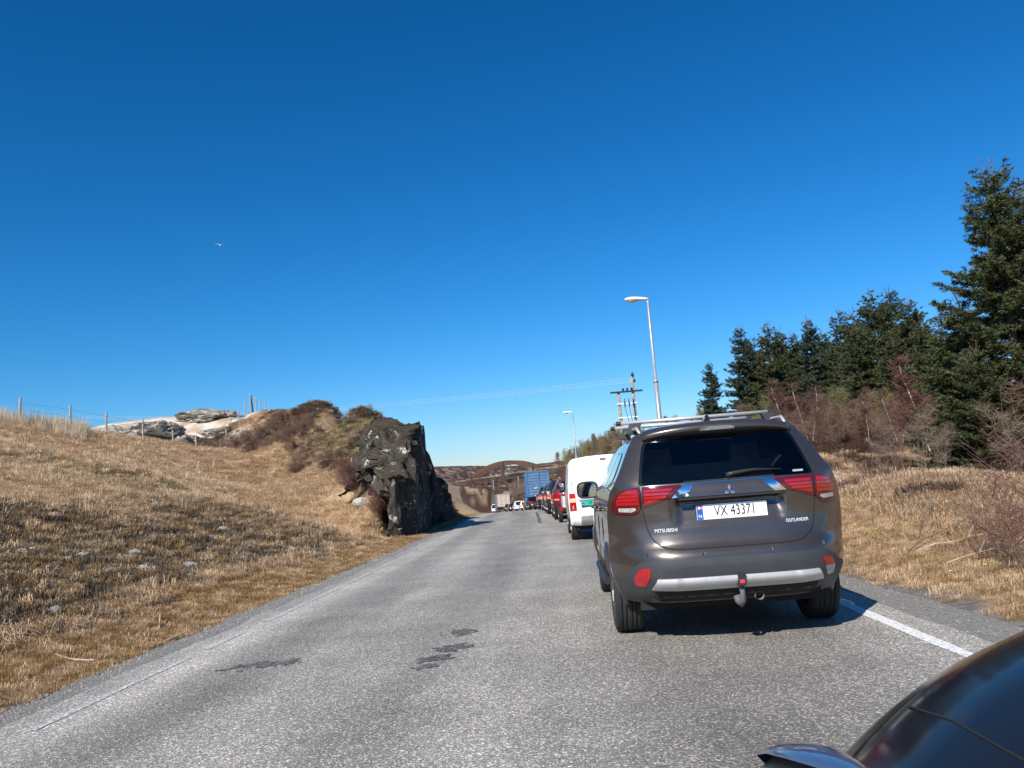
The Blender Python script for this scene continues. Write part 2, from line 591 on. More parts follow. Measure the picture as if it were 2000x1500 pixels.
def build_ground():
    sl = np.concatenate([-np.geomspace(140, 30, 26), -np.arange(29.5, 9.0, -.55), -np.arange(9.0, 3.0, -.16)])
    sr = np.concatenate([np.arange(2.5, 6.0, .18), np.arange(6.0, 30.0, .5), np.geomspace(30.5, 130, 30)])
    s = np.concatenate([sl, np.array([-2.6, -1.2, 0, 1.2]), sr])
    y = np.concatenate([np.arange(-70, -6, 3.0), np.arange(-6, 48, .3), np.arange(48, 90, .8), np.arange(90, 200, 2.5), np.arange(200, 450, 5)])
    Sg, Y = np.meshgrid(s, y)
    X = Sg + disp(Y)
    Z = ground(X, Y)
    ny, nx = X.shape
    V = np.stack([X, Y, Z], -1).reshape(-1, 3)
    i = np.arange(ny - 1)[:, None] * nx + np.arange(nx - 1)[None, :]
    F = np.stack([i, i + 1, i + nx + 1, i + nx], -1).reshape(-1, 4)
    w, n1, nb, nc = zones(X, Y)
    C = TAN[None, None, :] * (0.8 + .4 * nb[..., None])
    for k, c in (('olive', OLIVE), ('orange', ORANGE), ('dark', DARK), ('brown', BROWN), ('heath', HEATH), ('rock', WROCK), ('grav', GRAV)):
        C = C * (1 - w[k][..., None]) + c[None, None, :] * w[k][..., None]
    m, nt, b = newmat('ground_cover')
    ca = N(nt, 'ShaderNodeVertexColor', layer_name='Col')
    tc = N(nt, 'ShaderNodeTexCoord')
    no = N(nt, 'ShaderNodeTexNoise', Scale=9.0, Detail=8.0, Roughness=0.75)
    nt.links.new(tc.outputs['Object'], no.inputs['Vector'])
    mr = N(nt, 'ShaderNodeMapRange')
    mr.inputs['From Min'].default_value = .3
    mr.inputs['From Max'].default_value = .7
    mr.inputs['To Min'].default_value = .45
    mr.inputs['To Max'].default_value = 1.45
    nt.links.new(no.outputs['Fac'], mr.inputs['Value'])
    mu = N(nt, 'ShaderNodeVectorMath', operation='SCALE')
    nt.links.new(ca.outputs['Color'], mu.inputs[0])
    nt.links.new(mr.outputs[0], mu.inputs['Scale'])
    nt.links.new(mu.outputs[0], b.inputs['Base Color'])
    b.inputs['Roughness'].default_value = .95
    b.inputs['Specular IOR Level'].default_value = .15
    bp = N(nt, 'ShaderNodeBump', Strength=.9, Distance=.06)
    nt.links.new(no.outputs['Fac'], bp.inputs['Height'])
    nt.links.new(bp.outputs[0], b.inputs['Normal'])
    me = mesh('ground', V, F, m, smooth=True)
    at_ = me.attributes.new('Col', 'FLOAT_COLOR', 'POINT')
    at_.data.foreach_set('color', np.concatenate([C.reshape(-1, 3), np.ones((V.shape[0], 1))], 1).astype(np.float32).ravel())
    obj('ground', me, kind='structure', label='rough hilly ground with dry grass on both sides of the road')


build_ground()

# wide ground to the horizon and far hills
M_far = mat('far_moor', (.10, .085, .075), rough=.95, var=.35, scale=.02)
g = MB()
g.add([(-6000, -3000, -9), (6000, -3000, -9), (6000, 7000, -9), (-6000, 7000, -9)], [(0, 1, 2, 3)])
g.build('plain', M_far, kind='structure', label='flat open land reaching the horizon')


def far_hills():
    xs = np.linspace(-2600, 2600, 260)
    ys = np.linspace(0, 1, 10)
    V, F = [], []
    for j, t in enumerate(ys):
        for x in xs:
            h = 17 + 28 * float(n2(np.array([x]), np.array([3.0]), .0022, 4, 77)[0]) + 8 * float(n2(np.array([x]), np.array([9.0]), .012, 3, 78)[0])
            h *= sin(pi * min(1, t)) ** .8
            V.append((x, 1500 + 900 * t, -9.5 + h))
    n = len(xs)
    for j in range(len(ys) - 1):
        for i in range(n - 1):
            F.append((j * n + i, j * n + i + 1, (j + 1) * n + i + 1, (j + 1) * n + i))
    obj('hills', mesh('hills', V, F, mat('far_hill', (.075, .08, .095), rough=1.0, var=.3, scale=.01), smooth=True), kind='structure',
        label='low dark hills far behind the wooden bridge')


far_hills()


# ------------------------------------------------------------------ road
def asphalt(name, base, patch=False):
    m, nt, b = newmat(name)
    tc = N(nt, 'ShaderNodeTexCoord')
    L = nt.links.new
    # stones of the wearing course
    vo = N(nt, 'ShaderNodeTexVoronoi', Scale=105.0, Randomness=1.0)
    L(tc.outputs['Object'], vo.inputs['Vector'])
    wn_ = N(nt, 'ShaderNodeTexWhiteNoise')
    L(vo.outputs['Color'], wn_.inputs['Vector'])
    cr = N(nt, 'ShaderNodeValToRGB')
    e = cr.color_ramp.elements
    e[0].position, e[0].color = 0.0, (.45, .45, .45, 1)
    e[1].position, e[1].color = 1.0, (2.4, 2.36, 2.28, 1)
    for p, c in ((.45, .70), (.74, .95), (.9, 1.45)):
        q = e.new(p)
        q.color = (c, c, c, 1)
    L(wn_.outputs['Value'], cr.inputs['Fac'])
    # wheel tracks and stains along the road
    mp = N(nt, 'ShaderNodeMapping')
    mp.inputs['Scale'].default_value = (1.1, .10, 1)
    L(tc.outputs['UV'], mp.inputs['Vector'])
    st = N(nt, 'ShaderNodeTexNoise', Scale=1.0, Detail=7.0, Roughness=.6)
    L(mp.outputs[0], st.inputs['Vector'])
    ms = N(nt, 'ShaderNodeMapRange')
    for k, v in (('From Min', .3), ('From Max', .7), ('To Min', .74), ('To Max', 1.26)):
        ms.inputs[k].default_value = v
    L(st.outputs['Fac'], ms.inputs['Value'])
    bl = N(nt, 'ShaderNodeTexNoise', Scale=.9, Detail=6.0, Roughness=.65)
    L(tc.outputs['Object'], bl.inputs['Vector'])
    mb = N(nt, 'ShaderNodeMapRange')
    for k, v in (('From Min', .3), ('From Max', .7), ('To Min', .80), ('To Max', 1.18)):
        mb.inputs[k].default_value = v
    L(bl.outputs['Fac'], mb.inputs['Value'])
    # polished, paler wheel tracks across the width (UV.x is metres from the road's middle line)
    sx = N(nt, 'ShaderNodeSeparateXYZ')
    L(tc.outputs['UV'], sx.inputs[0])
    fc = N(nt, 'ShaderNodeFloatCurve')
    cv = fc.mapping.curves[0]
    pts = [(0, .80), (.045, .82), (.07, 1.0), (.11, .92), (.17, .60), (.27, .78), (.40, .58), (.52, .80), (.60, .66), (.72, .50), (.82, .62), (.90, .86), (1, .84)]
    cv.points[0].location = pts[0]
    cv.points[-1].location = pts[-1]
    for p in pts[1:-1]:
        cv.points.new(*p)
    mx_ = N(nt, 'ShaderNodeMapRange')
    for k, v in (('From Min', -3.8), ('From Max', 2.9), ('To Min', 0.0), ('To Max', 1.0)):
        mx_.inputs[k].default_value = v
    L(sx.outputs['X'], mx_.inputs['Value'])
    L(mx_.outputs[0], fc.inputs['Value'])
    mt = N(nt, 'ShaderNodeMath', operation='MULTIPLY_ADD')
    mt.inputs[1].default_value = 1.25
    mt.inputs[2].default_value = 0.12
    L(fc.outputs[0], mt.inputs[0])
    a = N(nt, 'ShaderNodeMath', operation='MULTIPLY')
    L(ms.outputs[0], a.inputs[0])
    L(mb.outputs[0], a.inputs[1])
    a2 = N(nt, 'ShaderNodeMath', operation='MULTIPLY')
    L(a.outputs[0], a2.inputs[0])
    if patch:
        a2.inputs[1].default_value = 1.0
    else:
        L(mt.outputs[0], a2.inputs[1])
    v1 = N(nt, 'ShaderNodeVectorMath', operation='SCALE')
    L(cr.outputs['Color'], v1.inputs[0])
    L(a2.outputs[0], v1.inputs['Scale'])
    v2 = N(nt, 'ShaderNodeVectorMath', operation='MULTIPLY')
    L(v1.outputs[0], v2.inputs[0])
    v2.inputs[1].default_value = base
    L(v2.outputs[0], b.inputs['Base Color'])
    b.inputs['Roughness'].default_value = .72
    b.inputs['Specular IOR Level'].default_value = .4
    bp = N(nt, 'ShaderNodeBump', Strength=.7, Distance=.006)
    L(vo.outputs['Distance'], bp.inputs['Height'])
    bp.invert = True
    L(bp.outputs[0], b.inputs['Normal'])
    return m


def ribbon(name, s0, s1, y0, y1, dz, material, step=.5, edge=0.0, seed=0, nx=2, kind='structure', label=None):
    ys = np.concatenate([np.arange(y0, min(y1, 60), step), np.arange(max(y0, 60), y1, max(step, 1.0)), [y1]])
    t = np.linspace(0, 1, nx)
    e0 = s0 + (n2(ys, ys * 0, 1.3, 4, seed) - .5) * 2 * edge
    e1 = s1 + (n2(ys, ys * 0 + 9, 1.3, 4, seed + 1) - .5) * 2 * edge
    Sg = e0[:, None] * (1 - t) + e1[:, None] * t
    Y = np.repeat(ys[:, None], nx, 1)
    V = np.stack([Sg + disp(Y), Y, roadz(Y) + dz], -1).reshape(-1, 3)
    i = np.arange(len(ys) - 1)[:, None] * nx + np.arange(nx - 1)[None, :]
    F = np.stack([i, i + 1, i + nx + 1, i + nx], -1).reshape(-1, 4)
    me = mesh(name, V, F, material, smooth=True)
    uv = me.uv_layers.new(name='UVMap')
    uvs = np.stack([Sg, Y], -1).reshape(-1, 2)[F.ravel()]
    uv.data.foreach_set('uv', uvs.astype(np.float32).ravel())
    return obj(name, me, kind=kind, label=label)


M_road = asphalt('worn_asphalt', (.325, .303, .268))
M_patch = asphalt('patch_asphalt', (.135, .13, .122), patch=True)
ribbon('road', -3.64, 2.72, -68, 225, 0.0, M_road, step=.25, edge=.09, nx=8, label='pale worn asphalt road curving left over a crest')
M_grav = mat('gravel_verge', (.205, .195, .18), rough=.95, var=.35, scale=30, bump=.8, bscale=90)
ribbon('verge', -3.98, -3.55, -68, 200, -0.008, M_grav, step=.2, edge=.16, seed=5, label='grey gravel verge along the left edge')
ribbon('verge', 2.64, 3.12, -68, 200, -0.008, mat('dark_gravel', (.215, .205, .185), rough=.95, var=.35, scale=30, bump=.8, bscale=90), step=.2, edge=.12, seed=8,
       label='dark gravel verge along the right edge')


def paint_mat(name, wear):
    m, nt, b = newmat(name)
    tc = N(nt, 'ShaderNodeTexCoord')
    no = N(nt, 'ShaderNodeTexNoise', Scale=34.0, Detail=8.0, Roughness=.85)
    nt.links.new(tc.outputs['Object'], no.inputs['Vector'])
    cr = N(nt, 'ShaderNodeValToRGB')
    e = cr.color_ramp.elements
    e[0].position, e[0].color = wear, (.27, .265, .255, 1)
    e[1].position, e[1].color = wear + .07, (.78, .77, .74, 1)
    nt.links.new(no.outputs['Fac'], cr.inputs['Fac'])
    nt.links.new(cr.outputs[0], b.inputs['Base Color'])
    b.inputs['Roughness'].default_value = .7
    return m


M_line, M_wline = paint_mat('white_paint', .42), paint_mat('worn_white_paint', .49)
ribbon('road_marking', 2.37, 2.47, -60, 210, .004, M_line, step=.12, edge=.018, seed=15, label='white edge line along the right side of the road')
y = 5.2
rr = random.Random(5)
while y < 70:
    ln = rr.choice((.35, .6, .9, 1.5, 2.2, 3.0)) * (1 if y < 14 else 1.6)
    ribbon('road_marking', -3.385, -3.32, y, y + ln, .004, M_wline, step=.06, edge=.022, seed=int(y * 10), label='short worn white dash of the left edge line')
    y += ln + rr.uniform(.25, .8)


def blob(name, cx, cy, rx, ry, rot, dz, material, seed, label):
    """ragged patch: small cells kept where the noise says so"""
    c_ = .018
    gx, gy = np.meshgrid(np.arange(-rx * 1.5, rx * 1.5, c_), np.arange(-ry * 1.7, ry * 1.7, c_))
    d = (gx / rx) ** 2 + (gy / ry) ** 2
    keep = d * .55 + (n2(gx + seed * 3.1, gy * 1.6, 11.0, 4, seed) - .5) * 3.0 + (n2(gx, gy + seed, 30.0, 2, seed + 2) - .5) * 1.6 < .42
    V, F = [], []
    for x, y in zip(gx[keep], gy[keep]):
        b_ = len(V)
        for ax, ay in ((0, 0), (c_, 0), (c_, c_), (0, c_)):
            X_, Y_ = x + ax, y + ay
            V.append((cx + X_ * cos(rot) - Y_ * sin(rot), cy + X_ * sin(rot) + Y_ * cos(rot), float(roadz(cy)) + dz))
        F.append((b_, b_ + 1, b_ + 2, b_ + 3))
    obj(name, mesh(name, V, F, material), kind='structure', label=label)


for k, (x_, y_, a_, b_, r_, lab) in enumerate([
        (-2.5, 6.85, .29, .13, .35, 'long dark tar patch near the left edge line'), (-1.0, 7.72, .14, .17, .3, 'dark tar patch farthest of the row in mid road'),
        (-1.03, 7.0, .13, .15, .2, 'second dark tar patch in the mid-road row'), (-1.08, 6.60, .12, .12, .3, 'third dark tar patch in the mid-road row'),
        (-1.13, 6.30, .09, .08, .1, 'nearest dark tar patch in the mid-road row')]):
    blob('road_patch', x_, y_, a_, b_, r_, .0045, M_patch, k + 3, lab)
# dark seam where the lane was patched
sv, sf = [], []
pth = [at(1062, 994, 50), at(1047, 998, 44), at(1052, 1008, 35), at(1055, 1018, 29)]
pth = [(float(p[0]), float(p[1])) for p in pth]
sp = []
for a_, b_ in zip(pth[:-1], pth[1:]):
    for t in np.linspace(0, 1, 14)[:-1]:
        sp.append((a_[0] * (1 - t) + b_[0] * t + .05 * (random.random() - .5), a_[1] * (1 - t) + b_[1] * t))
for i, (x_, y_) in enumerate(sp):
    z_ = float(roadz(y_)) + .006
    sv += [(x_ - .06, y_, z_), (x_ + .06, y_, z_)]
    if i:
        sf.append((2 * i - 2, 2 * i - 1, 2 * i + 1, 2 * i))
obj('road_crack', mesh('road_crack', sv, sf, M_patch), kind='structure', label='dark wavering crack in the lane beside the queue')
# ------------------------------------------------------------------ rock
def rock_mat(name, dark, light, lichen=.2, streak=True, moss=0.0):
    m, nt, b = newmat(name)
    L = nt.links.new
    tc = N(nt, 'ShaderNodeTexCoord')
    mp = N(nt, 'ShaderNodeMapping')
    mp.inputs['Scale'].default_value = (2.2, 2.2, .45) if streak else (1.6, 1.6, 1.6)
    L(tc.outputs['Object'], mp.inputs['Vector'])
    no = N(nt, 'ShaderNodeTexNoise', Scale=1.6, Detail=9.0, Roughness=.7)
    L(mp.outputs[0], no.inputs['Vector'])
    cr = N(nt, 'ShaderNodeValToRGB')
    e = cr.color_ramp.elements
    e[0].position, e[0].color = .32, (*dark, 1)
    e[1].position, e[1].color = .68, (*light, 1)
    L(no.outputs['Fac'], cr.inputs['Fac'])
    n2_ = N(nt, 'ShaderNodeTexNoise', Scale=2.6, Detail=7.0, Roughness=.72)
    L(tc.outputs['Object'], n2_.inputs['Vector'])
    c2 = N(nt, 'ShaderNodeMapRange')
    c2.inputs['From Min'].default_value = .66 - lichen * .5
    c2.inputs['From Max'].default_value = .74 - lichen * .5
    L(n2_.outputs['Fac'], c2.inputs['Value'])
    mx = N(nt, 'ShaderNodeMix', data_type='RGBA')
    mx.inputs['B'].default_value = (.46, .43, .37, 1)
    L(c2.outputs[0], mx.inputs['Factor'])
    L(cr.outputs[0], mx.inputs['A'])
    last = mx.outputs['Result']
    if moss:
        ge = N(nt, 'ShaderNodeNewGeometry')
        sx = N(nt, 'ShaderNodeSeparateXYZ')
        L(ge.outputs['Normal'], sx.inputs[0])
        ad = N(nt, 'ShaderNodeMath', operation='ADD')
        L(sx.outputs['Z'], ad.inputs[0])
        L(no.outputs['Fac'], ad.inputs[1])
        m3 = N(nt, 'ShaderNodeMapRange')
        m3.inputs['From Min'].default_value = 1.05
        m3.inputs['From Max'].default_value = 1.3
        L(ad.outputs[0], m3.inputs['Value'])
        mm = N(nt, 'ShaderNodeMath', operation='MULTIPLY')
        mm.inputs[1].default_value = moss
        L(m3.outputs[0], mm.inputs[0])
        mx2 = N(nt, 'ShaderNodeMix', data_type='RGBA')
        mx2.inputs['B'].default_value = (.050, .037, .021, 1)
        L(mm.outputs[0], mx2.inputs['Factor'])
        L(last, mx2.inputs['A'])
        last = mx2.outputs['Result']
    L(last, b.inputs['Base Color'])
    b.inputs['Roughness'].default_value = .9
    b.inputs['Specular IOR Level'].default_value = .2
    bp = N(nt, 'ShaderNodeBump', Strength=.8, Distance=.08)
    n4 = N(nt, 'ShaderNodeTexNoise', Scale=5.0, Detail=9.0, Roughness=.7)
    L(tc.outputs['Object'], n4.inputs['Vector'])
    L(n4.outputs['Fac'], bp.inputs['Height'])
    L(bp.outputs[0], b.inputs['Normal'])
    return m


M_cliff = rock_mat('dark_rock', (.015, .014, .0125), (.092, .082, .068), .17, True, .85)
M_wrock = rock_mat('white_rock', (.12, .10, .08), (.66, .60, .51), .38, False, .55)
M_stone = rock_mat('pale_stone', (.35, .33, .29), (.62, .60, .55), .3, False)


def cliff():
    """blasted rock wall beside the road: a plan path, foot and top from the ground in front and behind, then displaced"""
    # x, y, height of the wall's edge, height of the ground 2.2 m and 5 m behind it
    P = [(-6.1, 26.8, .9, 1.95, 1.9), (-5.15, 26.2, 1.65, 2.2, 2.1),
         (-5.0, 26.9, 1.85, 2.6, 2.8), (-5.10, 27.8, 2.35, 3.2, 3.4), (-5.0, 28.4, 3.2, 3.7, 3.9), (-4.95, 29.5, 3.60, 4.1, 4.4), (-5.0, 31.2, 3.7, 4.3, 4.8),
         (-5.25, 32.4, 3.4, 4.05, 4.8), (-5.75, 33.2, 2.9, 3.5, 4.6), (-5.75, 34.6, 2.65, 3.1, 4.0), (-5.6, 36.0, 2.4, 2.75, 3.5), (-5.5, 37.6, 2.15, 2.45, 3.1),
         (-5.4, 39.4, 1.8, 2.1, 2.5), (-5.35, 41.0, 1.3, 1.6, 1.8), (-5.6, 42.4, .95, 1.1, 1.3), (-6.2, 43.6, .6, .8, 1.0)]
    P = np.array(P)
    d = np.r_[0, np.cumsum(np.hypot(np.diff(P[:, 0]), np.diff(P[:, 1])))]
    nu, nv = 380, 100
    u = np.linspace(0, d[-1], nu)
    px, py, zt, zb2, zb5 = (np.interp(u, d, P[:, i]) for i in range(5))
    tx, ty = np.gradient(px, u), np.gradient(py, u)
    ker = np.ones(15) / 15
    tx = np.convolve(np.pad(tx, 7, mode='edge'), ker, 'valid')
    ty = np.convolve(np.pad(ty, 7, mode='edge'), ker, 'valid')
    ln = np.hypot(tx, ty) + 1e-9
    nx_, ny_ = ty / ln, -tx / ln            # outward: towards the road and the camera
    foot = np.minimum(ground(px + nx_ * .25, py + ny_ * .25), ground(px + nx_ * 1.0, py + ny_ * 1.0)) - .8
    zt = np.maximum(zt, foot + .6)
    v = np.linspace(0, 1, nv)
    V = np.zeros((nv, nu, 3))
    for j, t in enumerate(v):
        if t < .62:                          # the wall
            q = t / .62
            inset = .05 + .25 * q ** 1.6
            zz = foot + (zt - foot) * q
        else:                                # the shoulder running back under the heather
            q = (t - .62) / .38
            inset = .30 + 4.9 * q
            zz = np.where(q < .4, zt + (zb2 - zt) * (q / .4) ** .8, zb2 + (zb5 - zb2) * (q - .4) / .6) - .25 * max(0, q - .75) / .25 * 2
        i0 = min(inset, .30)
        V[j, :, 0] = px - nx_ * i0 - .50 * (inset - i0)      # the hill runs back and to the left
        V[j, :, 1] = py - ny_ * i0 + .87 * (inset - i0)
        V[j, :, 2] = zz
    Q = V.copy()
    Q[..., 2] *= .5
    big = fbm(Q * .8, 3, 61) - .5
    st = np.floor(fbm(Q * np.array([1.2, 1.2, .9]) + big[..., None] * .4, 3, 64) * 11) / 11 - .5
    fine = fbm(V * 3.6, 4, 67) - .5
    rid = np.abs(fbm(V * np.array([2.2, 2.2, .9]), 3, 71) - .5)
    dsp = big * .8 + facets(Q * np.array([1.1, 1.1, .8]) + fine[..., None] * .15, 91, 1.1) * .85 + facets(V * np.array([2.6, 2.6, 1.0]), 93, .9) * .34 + fine * .16 - rid * .5
    dsp = dsp * (1 - .55 * sstep(.62, .8, v))[:, None]
    V[..., 0] += nx_[None] * dsp
    V[..., 1] += ny_[None] * dsp
    V[..., 2] += ((fbm(V * 1.9, 3, 73) - .5) * .55 + (np.floor(fbm(V * 1.1, 2, 79) * 7) / 7 - .5) * .5) * (sstep(.35, .6, v))[:, None]
    V[..., 0] = np.minimum(V[..., 0], disp(V[..., 1]) - 4.45)
    i = np.arange(nv - 1)[:, None] * nu + np.arange(nu - 1)[None, :]
    F = np.stack([i, i + 1, i + nu + 1, i + nu], -1).reshape(-1, 4)
    me = mesh('rock_cliff', V.reshape(-1, 3), F, M_cliff)
    obj('rock_cliff', me, label='dark blasted rock wall in shade beside the left edge of the road', cat='cliff')


cliff()


def boulder_mesh(name, seed, m, sub=3, rough=.35):
    bm = bmesh.new()
    bmesh.ops.create_icosphere(bm, subdivisions=sub, radius=1.0)
    co = np.array([v.co[:] for v in bm.verts])
    d = 1 + (fbm(co * 1.3 + seed * 7.1, 3, seed) - .5) * 2 * rough + (np.floor(fbm(co * 1.9 + seed, 2, seed + 5) * 6) / 6 - .5) * rough
    co = co * (d + facets(co * 2.2 + seed, seed, .9) * rough * .35 + facets(co * 5.0 + seed, seed + 3, .8) * rough * .12)[:, None]
    for v, c in zip(bm.verts, co):
        v.co = c
    me = bpy.data.meshes.new(name)
    bm.to_mesh(me)
    bm.free()
    me.materials.append(m)
    return me


# white outcrops on the hill behind the fence, lit by the sun
WR = [boulder_mesh('rock_outcrop', s_, M_wrock, 5, .42) for s_ in (3, 8, 12)]
for k, (px_, py_, Y_, sx_, sy_, sz_, lab) in enumerate([
        (225, 838, 62, 2.3, 1.6, .95, 'large pale rounded outcrop at the left end of the white rocks'),
        (312, 842, 68, 3.6, 2.2, .85, 'long white outcrop in the middle of the hilltop rocks'),
        (405, 832, 72, 3.0, 2.4, .75, 'tallest white outcrop at the right end of the hilltop rocks'),
        (365, 862, 62, 2.6, 1.2, .6, 'low white outcrop just above the leaning fence'),
        (440, 848, 66, 1.8, 1.1, .45, 'small white outcrop beside the upper fence posts')]):
    p = at(px_, py_, Y_)
    o = obj('rock_outcrop', WR[k % 3], label=lab, cat='rock')
    o.location = (p[0], p[1], gz(p[0], p[1]) - .12)
    o.scale = (sx_, sy_, sz_)
    o.rotation_euler = (0, 0, k * 1.7)

ST = [boulder_mesh('stone', s_, M_stone, 2, .3) for s_ in (21, 25, 29)]
rr = random.Random(12)
cnt = 0
while cnt < 170:
    y_ = rr.uniform(4, 27) if rr.random() < .8 else rr.uniform(6, 20)
    s_ = -rr.uniform(4.9, 10.5)
    if rr.random() < .5:
        cx, cy = rr.choice([(-7.6, 8.5), (-8.5, 12), (-6.2, 14), (-9.5, 16), (-6.4, 18), (-7.0, 10.5)])
        s_, y_ = cx + rr.gauss(0, .7), cy + rr.gauss(0, 1.0)
    if s_ > -4.8:
        continue
    x_ = s_ + float(disp(y_))
    r_ = min(.13, .022 + abs(rr.gauss(0, .032)))
    o = obj('stone', ST[cnt % 3], label='small pale stone lying in the dark patch of the left slope', cat='stone', group='pale stones on the left slope')
    o.location = (x_, y_, gz(x_, y_) + .03 + r_ * .3)
    o.scale = (r_ * rr.uniform(.9, 1.6), r_ * rr.uniform(.8, 1.2), r_ * rr.uniform(.5, .8))
    o.rotation_euler = (0, 0, rr.uniform(0, 6))
    cnt += 1
for px_, py_, Y_, r_, lab in [(1633, 945, 17, .15, 'white stone in the grass beside the dark car'), (1610, 902, 22, .16, 'flat pale stone on the right-hand rise'),
                              (1882, 984, 14.5, .12, 'grey stone in the tan grass of the right bank'), (1935, 968, 16, .16, 'pale flat stone near the big spruce'),
                              (705, 948, 29.3, .24, 'pale lit rock at the foot of the hill above the slope'), (1590, 860, 33, .18, 'small white stone near the top of the right rise')]:
    p = at(px_, py_, Y_)
    o = obj('stone', ST[len(lab) % 3], label=lab, cat='stone')
    o.location = (p[0], p[1], gz(p[0], p[1]) + r_ * .1)
    o.scale = (r_ * 1.4, r_, r_ * .75)

# ------------------------------------------------------------------ grass and low cover


def tuft(name, n, h, spread, width, m, seed, lean=.9, mat_=.5):
    r = np.random.default_rng(seed)
    V, F = [], []
    for k in range(n):
        a = r.uniform(0, 2 * pi)
        rad = spread * math.sqrt(r.uniform(0, 1))
        bx, by = rad * cos(a), rad * sin(a)
        hh = h * r.uniform(.45, 1.15)
        ld = a + r.normal(0, 1.0)
        le = lean * r.uniform(.2, 1.2)
        w = width * r.uniform(.6, 1.3)
        dx, dy = cos(ld), sin(ld)
        qx, qy = -dy * w / 2, dx * w / 2
        z1, z2 = hh * .55 * (1 - .25 * le), hh * (1 - mat_ * min(1, le))
        o1, o2 = hh * .28 * le, hh * .85 * le
        b = len(V)
        V += [(bx - qx, by - qy, -.03), (bx + qx, by + qy, -.03), (bx + dx * o1 + qx * .8, by + dy * o1 + qy * .8, z1), (bx + dx * o1 - qx * .8, by + dy * o1 - qy * .8, z1),
              (bx + dx * o2, by + dy * o2, z2)]
        F += [(b, b + 1, b + 2), (b, b + 2, b + 3), (b + 3, b + 2, b + 4)]
    return mesh(name, V, np.array(F), m)


G_tan = leafmat('dry_grass_tan', (.45, .31, .185), (.78, .585, .385), .8, .25)
G_org = leafmat('dry_grass_rust', (.24, .135, .05), (.42, .28, .12), .8, .25)
G_drk = leafmat('dead_heather', (.055, .045, .034), (.17, .135, .10), .9, .1)
G_olv = leafmat('mossy_grass', (.10, .10, .03), (.24, .20, .08), .8, .2)
G_hea = leafmat('heather_stems', (.05, .027, .02), (.13, .075, .055), .9, .05)
G_pal = leafmat('bleached_grass', (.58, .47, .33), (.74, .62, .44), .8, .3)
tufts = [tuft('t', 75, .19, .24, .0075, G_tan, 1, 1.5, .86), tuft('t', 75, .16, .26, .0075, G_tan, 2, 1.7, .92),
         tuft('t', 60, .16, .18, .007, G_org, 3, 1.1, .6), tuft('t', 55, .13, .20, .009, G_drk, 4, 1.2, .6),
         tuft('t', 60, .11, .20, .007, G_olv, 5, 1.0, .5), tuft('t', 34, .42, .14, .007, G_pal, 6, .9, .45),
         tuft('t', 80, .34, .30, .012, G_hea, 7, .9, .35)]


def scatter_cover():
    r = np.random.default_rng(99)
    n = 84000
    # left: s from -4.2 to -34; density falls with distance
    y = np.concatenate([r.uniform(2, 22, n // 2), r.uniform(2, 64, n // 2)])
    s = -3.92 - 30 * r.uniform(0, 1, n) ** 1.35
    x = s + disp(y)
    # right
    m = 26000
    y2 = np.concatenate([r.uniform(5, 20, m // 2), r.uniform(5, 46, m // 2)])
    s2 = 3.1 + 22 * r.uniform(0, 1, m) ** 1.5
    x = np.concatenate([x, s2 + disp(y2)])
    y = np.concatenate([y, y2])
    inview = (x / np.maximum(y, .5) > -1.15) & (x / np.maximum(y, .5) < .85)
    x, y = x[inview], y[inview]
    s = x - disp(y)
    # no grass on the wall itself
    keep = ~((y > np.interp(s, [-8.2, -7, -5], [33, 30, 26.3])) & (y < 44) & (s < -4.75) & (s > -8.2))
    x, y, s = x[keep], y[keep], s[keep]
    w, n1, nb, nc = zones(x, y)
    u = r.uniform(0, 1, len(x))
    u2 = r.uniform(0, 1, len(x))
    u3 = r.uniform(0, 1, len(x))
    idx = np.where(u2 < .5, 0, 1)
    idx = np.where(u < w['olive'] * .8, 4, idx)
    idx = np.where(u < w['orange'] * .75, 2, idx)
    idx = np.where(u < w['dark'] * .88, np.where(u2 < .8, 3, 2), idx)
    idx = np.where(u < w['heath'] * .95, 6, idx)
    idx = np.where((idx < 2) & (u3 < .022) & (s < -9) & (n1 > .45), 5, idx)
    idx = np.where((idx == 6) & (s < 0) & (u2 < .5), np.where(u2 < .25, 3, 4), idx)
    drop = (u3 < w['grav'] * 1.05) | (u3 < w['rock']) | ((idx == 3) & (u3 < .40))
    x, y, idx, s = x[~drop], y[~drop], idx[~drop], s[~drop]
    z = ground(x, y)
    d = np.hypot(x, y)
    sc = r.uniform(.6, 1.2, len(x)) * (.9 + np.clip((d - 12) / 60, 0, .5))
    sc = np.where(np.abs(s + .4) < 4.9, sc * .55, sc)
    sc = np.where(idx == 6, sc * np.where(s < 0, .42, .7), sc)
    rot = np.stack([r.normal(0, .12, len(x)), r.normal(0, .12, len(x)), r.uniform(0, 6.28, len(x))], -1)
    instancer('dry_grass', np.stack([x, y, z], -1), rot, sc, idx, tufts, label='matted dry grass, heather and moss covering both roadsides')


scatter_cover()

# tall bleached grass on the crest by the left fence
r_ = np.random.default_rng(4)
TG = [tuft('t', 90, .95, .22, .011, G_pal, 61, .35, .15), tuft('t', 90, .8, .25, .011, leafmat('grey_stalks', (.25, .20, .16), (.5, .42, .33)), 62, .4, .2)]
pts = []
for px0, px1, n_ in ((-30, 48, 60), (60, 100, 22), (100, 160, 60), (158, 175, 10)):
    for k in range(n_):
        q = at(r_.uniform(px0, px1), 836, r_.uniform(37, 43))
        pts.append((q[0], q[1], gz(q[0], q[1])))
instancer('tall_grass', pts, np.stack([np.zeros(len(pts)), np.zeros(len(pts)), r_.uniform(0, 6, len(pts))], -1), r_.uniform(.45, 1.1, len(pts)), r_.integers(0, 2, len(pts)), TG,
          label='tall bleached grass along the fence on the left crest')

